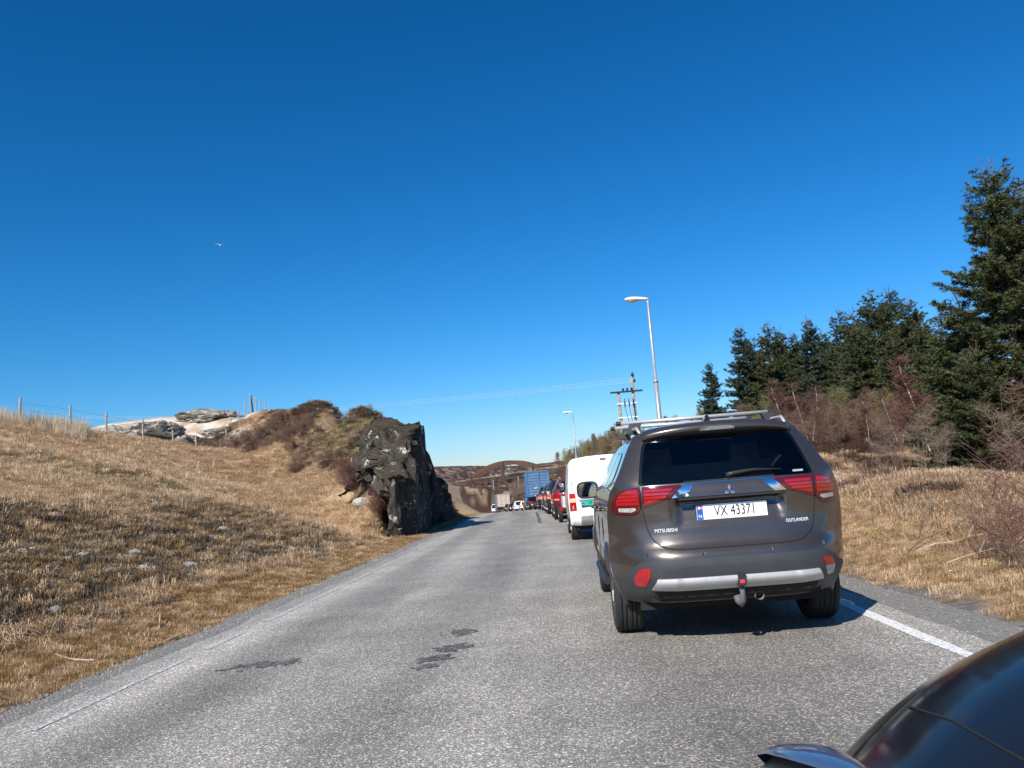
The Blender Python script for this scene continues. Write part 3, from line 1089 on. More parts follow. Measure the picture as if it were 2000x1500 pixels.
# loose stones of the gravel verges
pb = []
for s_, c_ in ((41, (.30, .29, .27)), (43, (.13, .125, .12)), (47, (.24, .23, .215))):
    bm = bmesh.new()
    bmesh.ops.create_icosphere(bm, subdivisions=1, radius=1.0)
    r3 = random.Random(s_)
    for v_ in bm.verts:
        v_.co = v_.co * r3.uniform(.7, 1.15)
        v_.co.z *= .65
    me_ = bpy.data.meshes.new('pebble')
    bm.to_mesh(me_)
    bm.free()
    me_.materials.append(mat('pebble_%d' % s_, c_, rough=.9, var=.25, scale=2))
    pb.append(me_)
r_ = np.random.default_rng(77)
n_ = 14000
y_ = 3 + 30 * r_.uniform(0, 1, n_) ** 1.6
s_ = np.where(r_.uniform(0, 1, n_) < .6, r_.normal(-3.82, .16, n_), r_.normal(2.95, .20, n_))
k_ = (s_ < -3.5) | ((s_ > 2.66) & (s_ < 3.6))
y_, s_ = y_[k_], s_[k_]
x_ = s_ + disp(y_)
n_ = len(x_)
z_ = np.maximum(ground(x_, y_), np.where((s_ > -3.98) & (s_ < 3.12), roadz(y_) - .008, -9))
instancer('gravel', np.stack([x_, y_, z_], -1), np.stack([np.zeros(n_), np.zeros(n_), r_.uniform(0, 6, n_)], -1), np.minimum(.022, .004 + np.abs(r_.normal(0, .005, n_))) * np.where(s_ > 0, .7, 1.0), r_.integers(0, 3, n_), pb,
          label='loose grey gravel along both road edges')
# ------------------------------------------------------------------ trees and bushes
M_bark = mat('spruce_bark', (.13, .095, .07), rough=.9, var=.3, scale=12)
M_birch = mat('birch_bark', (.62, .58, .52), rough=.8, var=.45, scale=7)
M_needle = leafmat('spruce_needles', (.040, .052, .020), (.115, .132, .055), .6, .12)
M_needle2 = leafmat('blue_spruce_needles', (.030, .048, .030), (.090, .118, .074), .6, .12)
M_twigp = leafmat('purple_twigs', (.115, .056, .044), (.20, .112, .088), .8, 0)
M_twigb = leafmat('brown_twigs', (.125, .078, .056), (.24, .15, .11), .8, 0)
M_twigo = leafmat('olive_twigs', (.15, .14, .055), (.30, .27, .12), .8, 0)
M_twigg = leafmat('grey_twigs', (.15, .105, .08), (.31, .23, .18), .8, 0)


def tris_to_mesh(name, T, m):
    T = np.asarray(T, dtype=np.float32).reshape(-1, 3)
    return mesh(name, T, np.arange(len(T)).reshape(-1, 3), m)


def spruce(h, seed, dens=1.0, rad=.27, needle=.085, top=.14):
    """needles of a spruce as small blades on twigs on whorled branches; returns crown triangles and branch segments"""
    r = np.random.default_rng(seed)
    T, seg = [], []
    z = .04 * h
    while z < h * .985:
        t = z / h
        nb = int(r.integers(6, 9)) if t < .9 else int(r.integers(3, 5))
        L0 = rad * h * (1 - t) ** .82 * (.82 + .18 * min(1, t / .12)) + .10
        for k in range(nb):
            a = r.uniform(0, 2 * pi)
            L_ = L0 * r.uniform(.62, 1.18) + .22 * float(sstep(.80, .88, t))
            zz = z + r.uniform(-.12, .12)
            rise = .15 + .9 * t ** 1.5 + .5 * float(sstep(.82, .95, t)) + r.normal(0, .1)           # upper branches point up
            dr = -.28 * (1 - t)
            npt = 7
            q = np.linspace(0, 1, npt)
            rr_ = L_ * q
            hz = zz + L_ * (dr * np.sin(q * pi * .6) + rise * q ** 2 * .55)
            B = np.stack([rr_ * cos(a), rr_ * sin(a), hz], -1)
            for i in range(npt - 1):
                seg.append((B[i], B[i + 1], .012 + .02 * (1 - t) * (1 - q[i])))
            sparse = 1.0 if t < 1 - top else .55
            nt = max(4, int(L_ / .085 * dens * sparse))
            for j in range(nt):
                f = r.uniform(.04, 1.0)
                p = np.array([np.interp(f, q, B[:, c]) for c in range(3)])
                side = r.choice((-1, 1))
                ang = a + side * r.uniform(.35, 1.15)
                tl = (.10 + .34 * (1 - f)) * min(1.0, L_ / 1.1) * r.uniform(.6, 1.2) + .06
                up = r.uniform(-.25, .45)
                ax = np.array([cos(ang), sin(ang), up])
                ax /= np.linalg.norm(ax)
                nn = int(7 + tl / .030)
                tt = r.uniform(0, 1, nn) * tl
                base = p + ax * tt[:, None]
                rv = r.normal(0, 1, (nn, 3))
                rv -= (rv @ ax)[:, None] * ax
                rv /= np.linalg.norm(rv, axis=1)[:, None] + 1e-9
                dv = ax * .75 + rv * .75
                dv /= np.linalg.norm(dv, axis=1)[:, None]
                ln = needle * r.uniform(.7, 1.3, nn)
                wv = np.cross(dv, r.normal(0, 1, (nn, 3)))
                wv /= np.linalg.norm(wv, axis=1)[:, None] + 1e-9
                wv *= needle * .15
                T.append(np.stack([base - wv, base + wv, base + dv * ln[:, None]], 1))
        z += h * .040 * (1 - .35 * t) * r.uniform(.8, 1.2)
    # leader shoots
    for k in range(7):
        a = r.uniform(0, 6.28)
        b0 = np.array([0, 0, h * (.93 + .01 * k)])
        e_ = b0 + np.array([cos(a) * .22, sin(a) * .22, .45]) * (1 if k else 0) + np.array([0, 0, .25])
        seg.append((b0, e_, .012))
        nn = 16
        tt = r.uniform(0, 1, nn)
        base = b0 + (e_ - b0) * tt[:, None]
        rv = r.normal(0, 1, (nn, 3))
        dv = rv * .6 + np.array([0, 0, .6])
        dv /= np.linalg.norm(dv, axis=1)[:, None]
        wv = np.cross(dv, rv[::-1])
        wv /= np.linalg.norm(wv, axis=1)[:, None] + 1e-9
        T.append(np.stack([base - wv * .009, base + wv * .009, base + dv * .06], 1))
    return np.concatenate(T).reshape(-1, 3), seg


def seg_tris(seg, n=3):
    T = []
    for a, b, w in seg:
        a, b = np.asarray(a), np.asarray(b)
        d = b - a
        ref = np.array([0, 0, 1.0]) if abs(d[2]) < .9 * np.linalg.norm(d) else np.array([1.0, 0, 0])
        u = np.cross(d, ref)
        u /= np.linalg.norm(u) + 1e-9
        v = np.cross(d, u)
        v /= np.linalg.norm(v) + 1e-9
        ring = [(u * cos(2 * pi * k / n) + v * sin(2 * pi * k / n)) for k in range(n)]
        for k in range(n):
            p, q = ring[k], ring[(k + 1) % n]
            T += [a + p * w, a + q * w, b + q * w * .6, a + p * w, b + q * w * .6, b + p * w * .6]
    return np.array(T)


def spruce_kit(h, seed, mneedle, **kw):
    T, seg = spruce(h, seed, **kw)
    crown = tris_to_mesh('crown', T, mneedle)
    b = MB()
    b.tube([(0, 0, -.5), (.02, 0, h * .35), (-.01, .02, h * .7), (0, 0, h * .99)], [h * .018, h * .014, h * .008, .008], 8)
    tr = np.array(b.v)
    tv = [tuple(p) for p in tr]
    tf = list(b.f)
    S_ = seg_tris(seg)
    o = len(tv)
    tv += [tuple(p) for p in S_]
    tf += [(o + 3 * i, o + 3 * i + 1, o + 3 * i + 2) for i in range(len(S_) // 3)]
    trunk = mesh('trunk', tv, tf, M_bark)
    return crown, trunk, h


def plant(name, kit, px, py, Y, label, cat, group, top_py=None, rz=0.0, hs=None, wide=1.0):
    """stand a kit tree on the ground at the point seen at px; its height from the top seen at top_py"""
    p = at(px, top_py if top_py else py, Y)          # px is where the top shows
    g0 = gz(p[0], p[1])
    hh = hs if hs else float(at(px, top_py, Y)[2]) - g0
    s = hh / kit[2]
    e = empty(name, (p[0], p[1], g0), rz, label, cat, group)
    e.scale = (s * wide, s * wide, s)
    obj('trunk', kit[1], e)
    obj('crown', kit[0], e)
    return e


SP = [spruce_kit(8.5, 101, M_needle, dens=4.3, rad=.38, needle=.095), spruce_kit(8, 105, M_needle2, dens=1.5, rad=.30, needle=.15),
      spruce_kit(8, 109, M_needle, dens=1.4, rad=.36, needle=.16), spruce_kit(8, 113, M_needle2, dens=1.3, rad=.25, needle=.15),
      spruce_kit(7, 117, M_needle, dens=2.8, rad=.36, needle=.10)]
plant('spruce_tree', SP[0], 1930, 940, 21.5, 'tallest dark spruce with bare spiky top at the right edge', 'spruce tree', 'spruces on the right', top_py=342, rz=1.0)
plant('spruce_tree', SP[0], 1996, 940, 24.0, 'dark spruce cut off by the right picture edge behind the tallest spruce', 'spruce tree', 'spruces on the right', top_py=378, rz=3.1)
plant('spruce_tree', SP[4], 1872, 900, 22.5, 'broad bushy spruce just left of the tallest spruce', 'spruce tree', 'spruces on the right', top_py=590, rz=2.2, wide=1.2)
plant('spruce_tree', SP[1], 1385, 855, 60, 'small lone spruce farthest left above the dark car', 'spruce tree', 'spruces on the right', top_py=713, rz=.5)
for k, (px_, tp, Y_, kit, lab, wd) in enumerate([
        (1446, 645, 56, 1, 'slender bluish spruce standing second from the left of the row', 1.05), (1500, 637, 54, 2, 'double-topped spruce beside the slender bluish one', 1.0),
        (1522, 650, 58, 3, 'narrow spruce tucked behind the double-topped one', 1.0), (1577, 627, 54, 1, 'pointed bluish spruce with an open gap on either side', 1.0),
        (1622, 668, 60, 3, 'short spruce in the gap right of the pointed bluish one', 1.0), (1636, 612, 55, 3, 'thin spruce with bare leader before the dense group', 1.0),
        (1700, 575, 48, 2, 'left spruce of the dense tall group in the wood', 1.05), (1735, 572, 50, 1, 'middle spruce of the dense tall group in the wood', 1.1),
        (1772, 590, 47, 2, 'right spruce of the dense tall group in the wood', 1.1), (1672, 640, 44, 2, 'lower olive spruce in front of the dense group', 1.2),
        (1800, 625, 40, 2, 'bushy lower spruce between the dense group and the broad one', 1.15), (1548, 690, 62, 2, 'short dark spruce behind the gap in the row', 1.1),
        (1472, 668, 57, 2, 'spruce showing between the slender and the double-topped one', 1.2), (1545, 655, 58, 2, 'spruce filling the row left of the pointed bluish one', 1.1),
        (1604, 650, 57, 2, 'spruce filling the row right of the pointed bluish one', 1.1), (1664, 612, 52, 2, 'tall olive spruce at the left shoulder of the dense group', 1.05),
        (1832, 640, 34, 2, 'dark spruce behind the tall purple birch', 1.1), (1905, 690, 20.5, 4, 'low bushy spruce with skirts to the ground under the tallest one', 1.35),
        (1745, 665, 42, 2, 'low dark spruce filling the wood below the tall group', 1.3), (1470, 700, 58, 2, 'low spruce between slender and double-topped spruces', 1.2)]):
    plant('spruce_tree', SP[kit], px_, 850, Y_, lab, 'spruce tree', 'spruces on the right', top_py=tp, rz=k * 1.3, wide=wd)
plant('spruce_tree', SP[3], 1070, 905, 106, 'tiny dark conifer at the left end of the scrub beyond the van', 'spruce tree', hs=2.2, group=None, rz=.4, wide=1.6)


def bare_tree(h, seed, nstem=1, nbr=34, twig=.0055, spread=.30, droop=.0, dens=1.0):
    r = np.random.default_rng(seed)
    stems, twigs = [], []

    def seg_chain(p, d, L, w, n, wob, out):
        pts = [np.array(p, dtype=float)]
        d = np.array(d, dtype=float)
        for i in range(n):
            d = d + r.normal(0, wob, 3) + np.array([0, 0, .03 - droop * i / n])
            d /= np.linalg.norm(d)
            pts.append(pts[-1] + d * L / n)
        for i in range(n):
            out.append((pts[i], pts[i + 1], w * (1 - .7 * i / n)))
        return pts
    for sidx in range(nstem):
        a = r.uniform(0, 6.28)
        ln = .10 if nstem == 1 else .30
        tr = seg_chain((.08 * cos(a) * (nstem > 1), .08 * sin(a) * (nstem > 1), -.2), (ln * cos(a) * r.uniform(.2, 1), ln * sin(a) * r.uniform(.2, 1), 1), h * r.uniform(.8, 1.0),
                       h * .0085 / math.sqrt(nstem), 8, .05, stems)
        tr = np.array(tr)
        for k in range(int(nbr * dens / nstem)):
            f = r.uniform(.16, .98)
            p = np.array([np.interp(f * 8, range(9), tr[:, c]) for c in range(3)])
            a = r.uniform(0, 6.28)
            L_ = h * spread * (1.05 - f) * r.uniform(.5, 1.1) + .25
            br = seg_chain(p, (cos(a), sin(a), r.uniform(.5, 1.4)), L_, .009, 4, .12, twigs)
            br = np.array(br)
            for j in range(int(6 + L_ * 5)):
                g_ = r.uniform(.15, 1)
                p2 = np.array([np.interp(g_ * 4, range(5), br[:, c]) for c in range(3)])
                a2 = r.uniform(0, 6.28)
                L2 = L_ * .38 * r.uniform(.4, 1.1) + .12
                b2 = np.array(seg_chain(p2, (cos(a2), sin(a2), r.uniform(.1, 1.2)), L2, twig, 3, .15, twigs))
                for q in range(4):
                    p3 = b2[int(r.integers(1, 4))]
                    a3 = r.uniform(0, 6.28)
                    L3 = r.uniform(.12, .34)
                    e_ = p3 + np.array([cos(a3), sin(a3), r.uniform(.0, 1.1)]) * L3
                    twigs.append((p3, e_, twig * .7))
    return stems, twigs


def twig_tris(tw):
    A = np.array([t[0] for t in tw])
    B = np.array([t[1] for t in tw])
    w = np.array([t[2] for t in tw])[:, None]
    r = np.random.default_rng(3)
    d = B - A
    u = np.cross(d, r.normal(0, 1, d.shape))
    u /= np.linalg.norm(u, axis=1)[:, None] + 1e-9
    u *= w
    return np.stack([A - u, A + u, B + u * .5, A - u, B + u * .5, B - u * .5], 1).reshape(-1, 3)


def bare_kit(h, seed, mtw, mst, **kw):
    st, tw = bare_tree(h, seed, **kw)
    return tris_to_mesh('crown', twig_tris(tw), mtw), tris_to_mesh('trunk', seg_tris(st, 6), mst), h


BK = [bare_kit(5.5, 201, M_twigp, M_birch, nbr=95, droop=.05, twig=.010), bare_kit(5.0, 205, M_twigp, M_birch, nbr=76, nstem=2, twig=.009), bare_kit(4.5, 209, M_twigb, M_birch, nbr=64, twig=.008),
      bare_kit(4.5, 213, M_twigo, M_twigb, nbr=60, nstem=3, spread=.36, twig=.007), bare_kit(3.2, 217, M_twigb, M_twigg, nbr=44, nstem=5, spread=.4),
      bare_kit(2.2, 221, M_twigg, M_twigg, nbr=26, nstem=6, spread=.35, twig=.004), bare_kit(1.7, 225, M_twigp, M_twigb, nbr=70, nstem=8, spread=.45, twig=.005),
      bare_kit(1.3, 229, M_twigp, M_twigb, nbr=16, nstem=16, spread=.3, twig=.0025)]
BG = 'bare birches in front of the spruces'
for k, (px_, tp, Y_, kit, lab) in enumerate([
        (1567, 730, 33, 1, 'twin-stemmed white birch nearest behind the dark car'), (1526, 728, 35, 0, 'purple-twigged birch left of the twin-stemmed one'),
        (1600, 745, 35, 2, 'slight brown birch just right of the twin-stemmed one'), (1640, 740, 40, 3, 'olive budding sallow behind the brown birches'),
        (1682, 765, 31, 1, 'birch with short white trunk in the middle of the thicket'), (1722, 745, 36, 3, 'olive budding sallow in front of the tall spruce group'),
        (1742, 745, 29.5, 1, 'white-stemmed birch left of the tall purple one'), (1790, 672, 27, 0, 'tall purple birch in front of the broad spruce'),
        (1763, 705, 28, 0, 'second purple birch leaning on the tall purple one'), (1820, 760, 25.5, 0, 'low purple birch at the foot of the broad spruce'),
        (1480, 762, 44, 3, 'pale olive bush at the left end of the thicket'), (1445, 770, 50, 2, 'brown bare bush under the slender bluish spruce'),
        (1655, 795, 35, 4, 'many-stemmed brown shrub in the middle of the thicket'), (1705, 800, 33, 4, 'many-stemmed brown shrub beside the short white trunk'),
        (1540, 770, 34, 0, 'small purple birch low behind the roof of the dark car'), (1620, 805, 35, 4, 'brown shrub right of the twin birch stems'),
        (1590, 770, 34, 1, 'leaning birch with grey-brown twigs near the twin stems'), (1770, 805, 30, 4, 'brown shrub under the two purple birches')]):
    plant('birch_tree', BK[kit], px_, 860, Y_, lab, 'birch tree' if kit < 3 else 'shrub', BG, top_py=tp, rz=k * 2.1, wide=1.15)
WG = 'bare shrubs on the right bank'
for k, (px_, py_, Y_, kit, hh, lab) in enumerate([
        (1760, 935, 15.5, 5, 1.05, 'grey upright bare shrub on the crest of the tan bank'), (1810, 935, 14.8, 5, 1.2, 'tallest grey bare shrub left of the big spruce'),
        (1845, 945, 14.6, 5, .9, 'grey bare shrub leaning towards the big spruce'), (1725, 930, 16.5, 5, .8, 'low grey shrub at the edge of the heather'),
        (1985, 1090, 8.7, 7, 1.15, 'reddish thicket of bare stems by the right picture edge'), (1940, 1075, 9.2, 7, .9, 'low reddish stems left of the thicket by the edge'),
        (2030, 1110, 8.0, 7, 1.2, 'reddish bare stems half outside the right edge'),
        (1995, 960, 18, 5, 1.7, 'grey bare shrub at the foot of the spruces by the edge'), (1965, 760, 20.2, 4, 3.2, 'brown bare shrub standing before the tallest spruce')]):
    plant('bare_shrub', BK[kit], px_, py_, Y_, lab, 'shrub', WG, hs=hh, rz=k * 1.7)
for k, (px_, py_, Y_, kit, hh, lab) in enumerate([
        (700, 985, 30.2, 6, 1.5, 'dense brown bare bush at the foot of the rock wall'), (735, 1000, 28.6, 6, 1.3, 'dark tangled bush against the front of the rock wall'),
        (672, 965, 32.5, 6, 1.2, 'brown bush on the grass slope beside the rock'), (625, 905, 50, 4, 1.2, 'thin shrub below the heather of the left hill'),
        (845, 882, 35, 5, 1.6, 'small bare tree on the shoulder of the rock wall'), (868, 900, 36, 5, 1.0, 'tiny bare shrub on the lower rock shoulder'),
        (752, 798, 40, 5, .5, 'tiny bare shrub on top of the left hill'), (725, 795, 44, 5, .4, 'thinnest bare twig on top of the left hill')]):
    plant('bare_shrub', BK[kit], px_, py_, Y_, lab, 'shrub', 'bare shrubs on the left hill', hs=hh, rz=k * 1.9)

# brushwood, heather and scrub nobody could count
SH = [BK[4][0], BK[6][0], BK[3][0], BK[2][0], BK[5][0]]


def brush(name, spots, label, smin, smax, ids, seed):
    r = np.random.default_rng(seed)
    P = []
    for (px0, px1, py_, Y0, Y1, n_) in spots:
        for k in range(n_):
            Y_ = r.uniform(Y0, Y1)
            q = at(r.uniform(px0, px1), py_, Y_)
            P.append((q[0], q[1], gz(q[0], q[1]) - .05))
    n_ = len(P)
    instancer(name, P, np.stack([r.normal(0, .08, n_), r.normal(0, .08, n_), r.uniform(0, 6.28, n_)], -1), r.uniform(smin, smax, n_), np.array(ids)[r.integers(0, len(ids), n_)], SH, label=label)


brush('undergrowth', [(1450, 1850, 860, 33, 42, 90), (1560, 1860, 880, 29, 33, 30)], 'brown undergrowth of bare stems below the birches', .28, .5, [0, 1, 3], 31)
def flank():
    r = np.random.default_rng(32)
    n_ = 300
    s = -9.6 - 13 * r.uniform(0, 1, n_)
    y = np.interp(s, [-40, -25, -20, -15, -13, -10.4, -9, -7, -5], [60, 57, 53, 47, 43.5, 38.5, 35.5, 30, 26.3]) + .3 + np.where(s > -12.5, 2.2, 5.5) * r.uniform(0, 1, n_) ** 1.3
    x = s + disp(y)
    instancer('brushwood', np.stack([x, y, ground(x, y) - .05], -1), np.stack([r.normal(0, .08, n_), r.normal(0, .08, n_), r.uniform(0, 6.28, n_)], -1), r.uniform(.24, .42, n_) * np.where(s > -12.5, .45, 1.0),
              np.array([1, 0])[r.integers(0, 2, n_)], SH, label='brown brushwood on the flank of the left hill')


flank()
brush('scrub', [(1075, 1215, 885, 80, 100, 130), (1200, 1420, 870, 62, 84, 50)], 'olive brown scrub on the rise beyond the white van', .35, .62, [0, 2, 3], 33)
brush('dry_reeds', [(998, 1032, 980, 165, 185, 40)], 'pale dry bushes left of the blue truck', .7, 1.5, [4], 34)
brush('hillside_scrub', [(920, 1060, 950, 235, 330, 220), (1060, 1130, 935, 120, 300, 90)], 'brown scrub on the hillside around the bridge', .5, 1.0, [0, 1], 35)


# clumps of heather on the hill and on the right rise
def heather():
    r = np.random.default_rng(8)
    n_ = 15000
    x = np.concatenate([r.uniform(-30, -6, n_ // 2), r.uniform(5, 34, n_ // 2)])
    y = np.concatenate([r.uniform(30, 75, n_ // 2), r.uniform(18, 44, n_ // 2)])
    w, *_ = zones(x, y)
    s = x - disp(y)
    k = (r.uniform(0, 1, n_) < w['heath']) & (w['rock'] < .35) & ~((y < 47) & (s > -9.5) & (s < 0)) & ~((s > -11) & (s < 0) & (y > 46))
    k &= (x / y > -.75) & (x / y < .72)
    x, y = x[k], y[k]
    m_ = len(x)
    xb = np.concatenate([at(1660, 950, 14.8)[0] + r.normal(0, .45, 60), at(1712, 938, 15.6)[0] + r.normal(0, .4, 30), at(1800, 970, 12.2)[0] + r.normal(0, .3, 16)])
    yb = np.concatenate([14.8 + r.normal(0, .35, 60), 15.6 + r.normal(0, .3, 30), 12.2 + r.normal(0, .2, 16)])
    x, y = np.concatenate([x, xb]), np.concatenate([y, yb])
    m_ = len(x)
    s0 = x - disp(y)
    T_ = [tuft('t', 90, .30, .30, .016, G_hea, 71, .8, .3), tuft('t', 90, .24, .32, .016, G_drk, 72, 1.0, .4), tuft('t', 90, .20, .32, .014, G_olv, 73, 1.0, .4)]
    instancer('heather', np.stack([x, y, ground(x, y)], -1), np.stack([np.zeros(m_), np.zeros(m_), r.uniform(0, 6, m_)], -1), r.uniform(.8, 1.6, m_) * np.where(x < 0, np.where(s0 > -14, .4, .6), np.where(y < 16.5, .42, .75)), np.where(r.uniform(0, 1, m_) < np.where(x < 0, .62, .3), np.where(r.uniform(0, 1, m_) < np.where(x < 0, .5, .2), 2, 1), 0), T_,
              label='dark heather on the hilltops left and right of the road')


heather()

# twigs and straw lying about, yellow flowers
M_straw = mat('bleached_wood', (.42, .34, .25), rough=.9, var=.3)
M_branch = mat('dead_branch', (.16, .12, .09), rough=.9, var=.3)
rr = random.Random(31)
for k, (px_, py_, Y_, ln, rot, lab) in enumerate([
        (840, 0, 0, 0, 0, '')] * 0 + [
        (1850, 1065, 10.2, 1.1, .3, 'long dead branch lying on the right bank'), (1880, 1075, 9.8, .9, -.2, 'second dead branch crossing the long one on the bank'),
        (1815, 1062, 10.8, .7, .9, 'short dead stick standing askew on the right bank'), (1905, 1090, 9.2, .6, .1, 'broken stick below the two crossed branches')]):
    p = at(px_, py_, Y_)
    pts = []
    for t in np.linspace(-.5, .5, 6):
        x_, y_ = p[0] + cos(rot) * ln * t, p[1] + sin(rot) * ln * t + .03 * rr.uniform(-1, 1)
        pts.append((x_, y_, gz(x_, y_) + .05 + .10 * (t + .5) + .02 * rr.random()))
    b = MB()
    b.tube(pts, [.009, .0085, .008, .007, .006, .004], 6)
    c = pts[3]
    b.tube([c, (c[0] + .12, c[1] + .1, c[2] + .12), (c[0] + .2, c[1] + .15, c[2] + .22)], [.008, .006, .003], 5)
    b.build('dead_branch', M_straw if k % 2 else M_branch, label=lab, cat='branch')
for k, (px_, py_, Y_, ln, rot, lab) in enumerate([(310, 1150, 9.5, .55, 2.0, 'pale broken stick lying low on the left slope'), (145, 1230, 7.5, .6, -.5, 'dark stick among the stones of the left slope'),
                                                  (335, 1200, 8.6, .35, 1.1, 'short pale stick near the left verge')]):
    p = at(px_, py_, Y_)
    pts = []
    for t in np.linspace(-.5, .5, 5):
        x_, y_ = p[0] + cos(rot) * ln * t, p[1] + sin(rot) * ln * t
        pts.append((x_, y_, gz(x_, y_) + .05 + .06 * t))
    b = MB()
    b.tube(pts, [.011, .010, .010, .008, .006], 6)
    b.build('dead_branch', M_straw, label=lab, cat='branch')
M_yel = mat('yellow_petals', (.80, .55, .03), rough=.6)
M_stem = mat('flower_stem', (.20, .22, .07), rough=.8)
fm = MB()
fm.tube([(0, 0, 0), (.005, 0, .08)], .004, 5, 1)
fm.lathe([(.001, .085), (.024, .092), (.026, .086), (.004, .078)], (.005, 0, 0), 'z', 10, 0)
FM = mesh('yellow_flower', fm.v, fm.f, mats=[M_yel, M_stem], midx=fm.m)
for px_, py_ in [(1752, 1124), (1862, 1162), (1670, 1080), (1675, 1076), (1683, 1085), (1706, 1094), (1716, 1096), (1722, 1099), (1731, 1100), (1770, 1108), (1664, 1086), (1640, 1106), (1930, 1150), (1718, 1090)]:
    d_ = _f + _r * (px_ - 1000) / FPX - _u * (py_ - 750) / FPX
    tt = 1.0
    for _ in range(60):                     # walk down the line of sight to the ground
        q = EYE + d_ * tt
        tt += max(.02, (q[2] - gz(q[0], q[1])) * 1.2)
    q = EYE + d_ * tt
    o = obj('yellow_flower', FM, label='small yellow flower in the dry grass of the right verge', cat='flower', group='yellow flowers along the right verge')
    o.location = (q[0], q[1], gz(q[0], q[1]) - .01)
    o.scale = (.7, .7, .8)
# ------------------------------------------------------------------ fences
M_post = mat('grey_fence_wood', (.36, .32, .28), rough=.9, var=.35, scale=14)
M_post2 = mat('pale_fence_wood', (.38, .335, .285), rough=.9, var=.25, scale=14)
M_wire = mat('fence_wire', (.45, .45, .44), rough=.5, metal=.6)


def fence(name, posts, label, m, r=.05, wire_h=(.35, .7, 1.0), runs=True, hgt=1.2):
    e = empty(name, tuple(posts[0][:3]), 0, label, 'fence')
    inv = Vector(posts[0][:3])
    tops = []
    for (x, y, z, h, lx, ly) in posts:
        b = MB()
        b.tube([(0, 0, -.3), (lx * .5, ly * .5, h * .5), (lx, ly, h)], [r, r * .97, r * .9], 8)
        b.build('post', m, e, loc=Vector((x, y, z)) - inv)
        tops.append((x, y, z, h, lx, ly))
    if runs:
        for wh in wire_h:
            b = MB()
            pp = [Vector((x + lx * wh / 1.2, y + ly * wh / 1.2, z + wh * h / 1.2)) - inv for (x, y, z, h, lx, ly) in tops]
            b.tube(pp, .006, 4)
            b.build('wire', M_wire, e)
    return e


def posts_at(lst):
    out = []
    for (px, py_top, py_bot, Y, lx) in lst:
        a = at(px, (py_top + py_bot) / 2, Y)
        g0 = gz(a[0], a[1])
        top = at(px, py_top, Y)[2]
        out.append((a[0], a[1], g0, max(.7, float(top) - g0), lx, .02))
    return out


fence('fence', posts_at([(38, 777, 830, 38, .03), (137, 791, 846, 42, 0), (207, 805, 850, 46, .02), (279, 819, 860, 50, 0), (338, 840, 873, 53, -.02), (383, 850, 880, 56, 0),
                         (430, 859, 891, 59, .02), (467, 858, 896, 61, 0), (497, 866, 902, 58, .03)]),
      'weathered post and wire fence along the crest of the left slope', M_post, .06)
a, b_ = at(470, 893, 60.5), at(497, 868, 58)
br = MB()
br.tube([(a[0], a[1], gz(a[0], a[1])), tuple(b_)], .055, 8)
br.build('fence_brace', M_post2, label='slanting pale brace propped against the last fence post', cat='fence brace')
fence('fence', posts_at([(431, 858, 890, 59.5, 0), (442, 838, 868, 62, 0), (451, 820, 848, 64, 0), (467, 804, 835, 66, 0), (478, 782, 812, 67, .02), (489, 768, 803, 68, 0), (499, 775, 801, 71, 0),
                         (508, 779, 801, 74, 0), (517, 785, 801, 77, 0), (526, 790, 801, 80, 0), (535, 793, 801, 83, 0)]),
      'fence of thin pale posts climbing over the left hilltop', M_post2, .05)
a, b_ = at(495, 800, 68.4), at(490, 772, 68)
br = MB()
br.tube([(a[0], a[1], gz(a[0], a[1]) - .1), tuple(b_)], .06, 8)
br.build('fence_brace', M_bark, label='dark leaning brace beside the tallest hilltop post', cat='fence brace')

# ------------------------------------------------------------------ street lamps
M_galv = mat('galvanised_steel', (.36, .38, .40), rough=.45, metal=.4, var=.1, scale=5)
M_lhead = mat('lamp_housing', (.86, .84, .80), rough=.4)
M_lens = mat('lamp_glass', (.85, .62, .28), rough=.15, coat=.5)


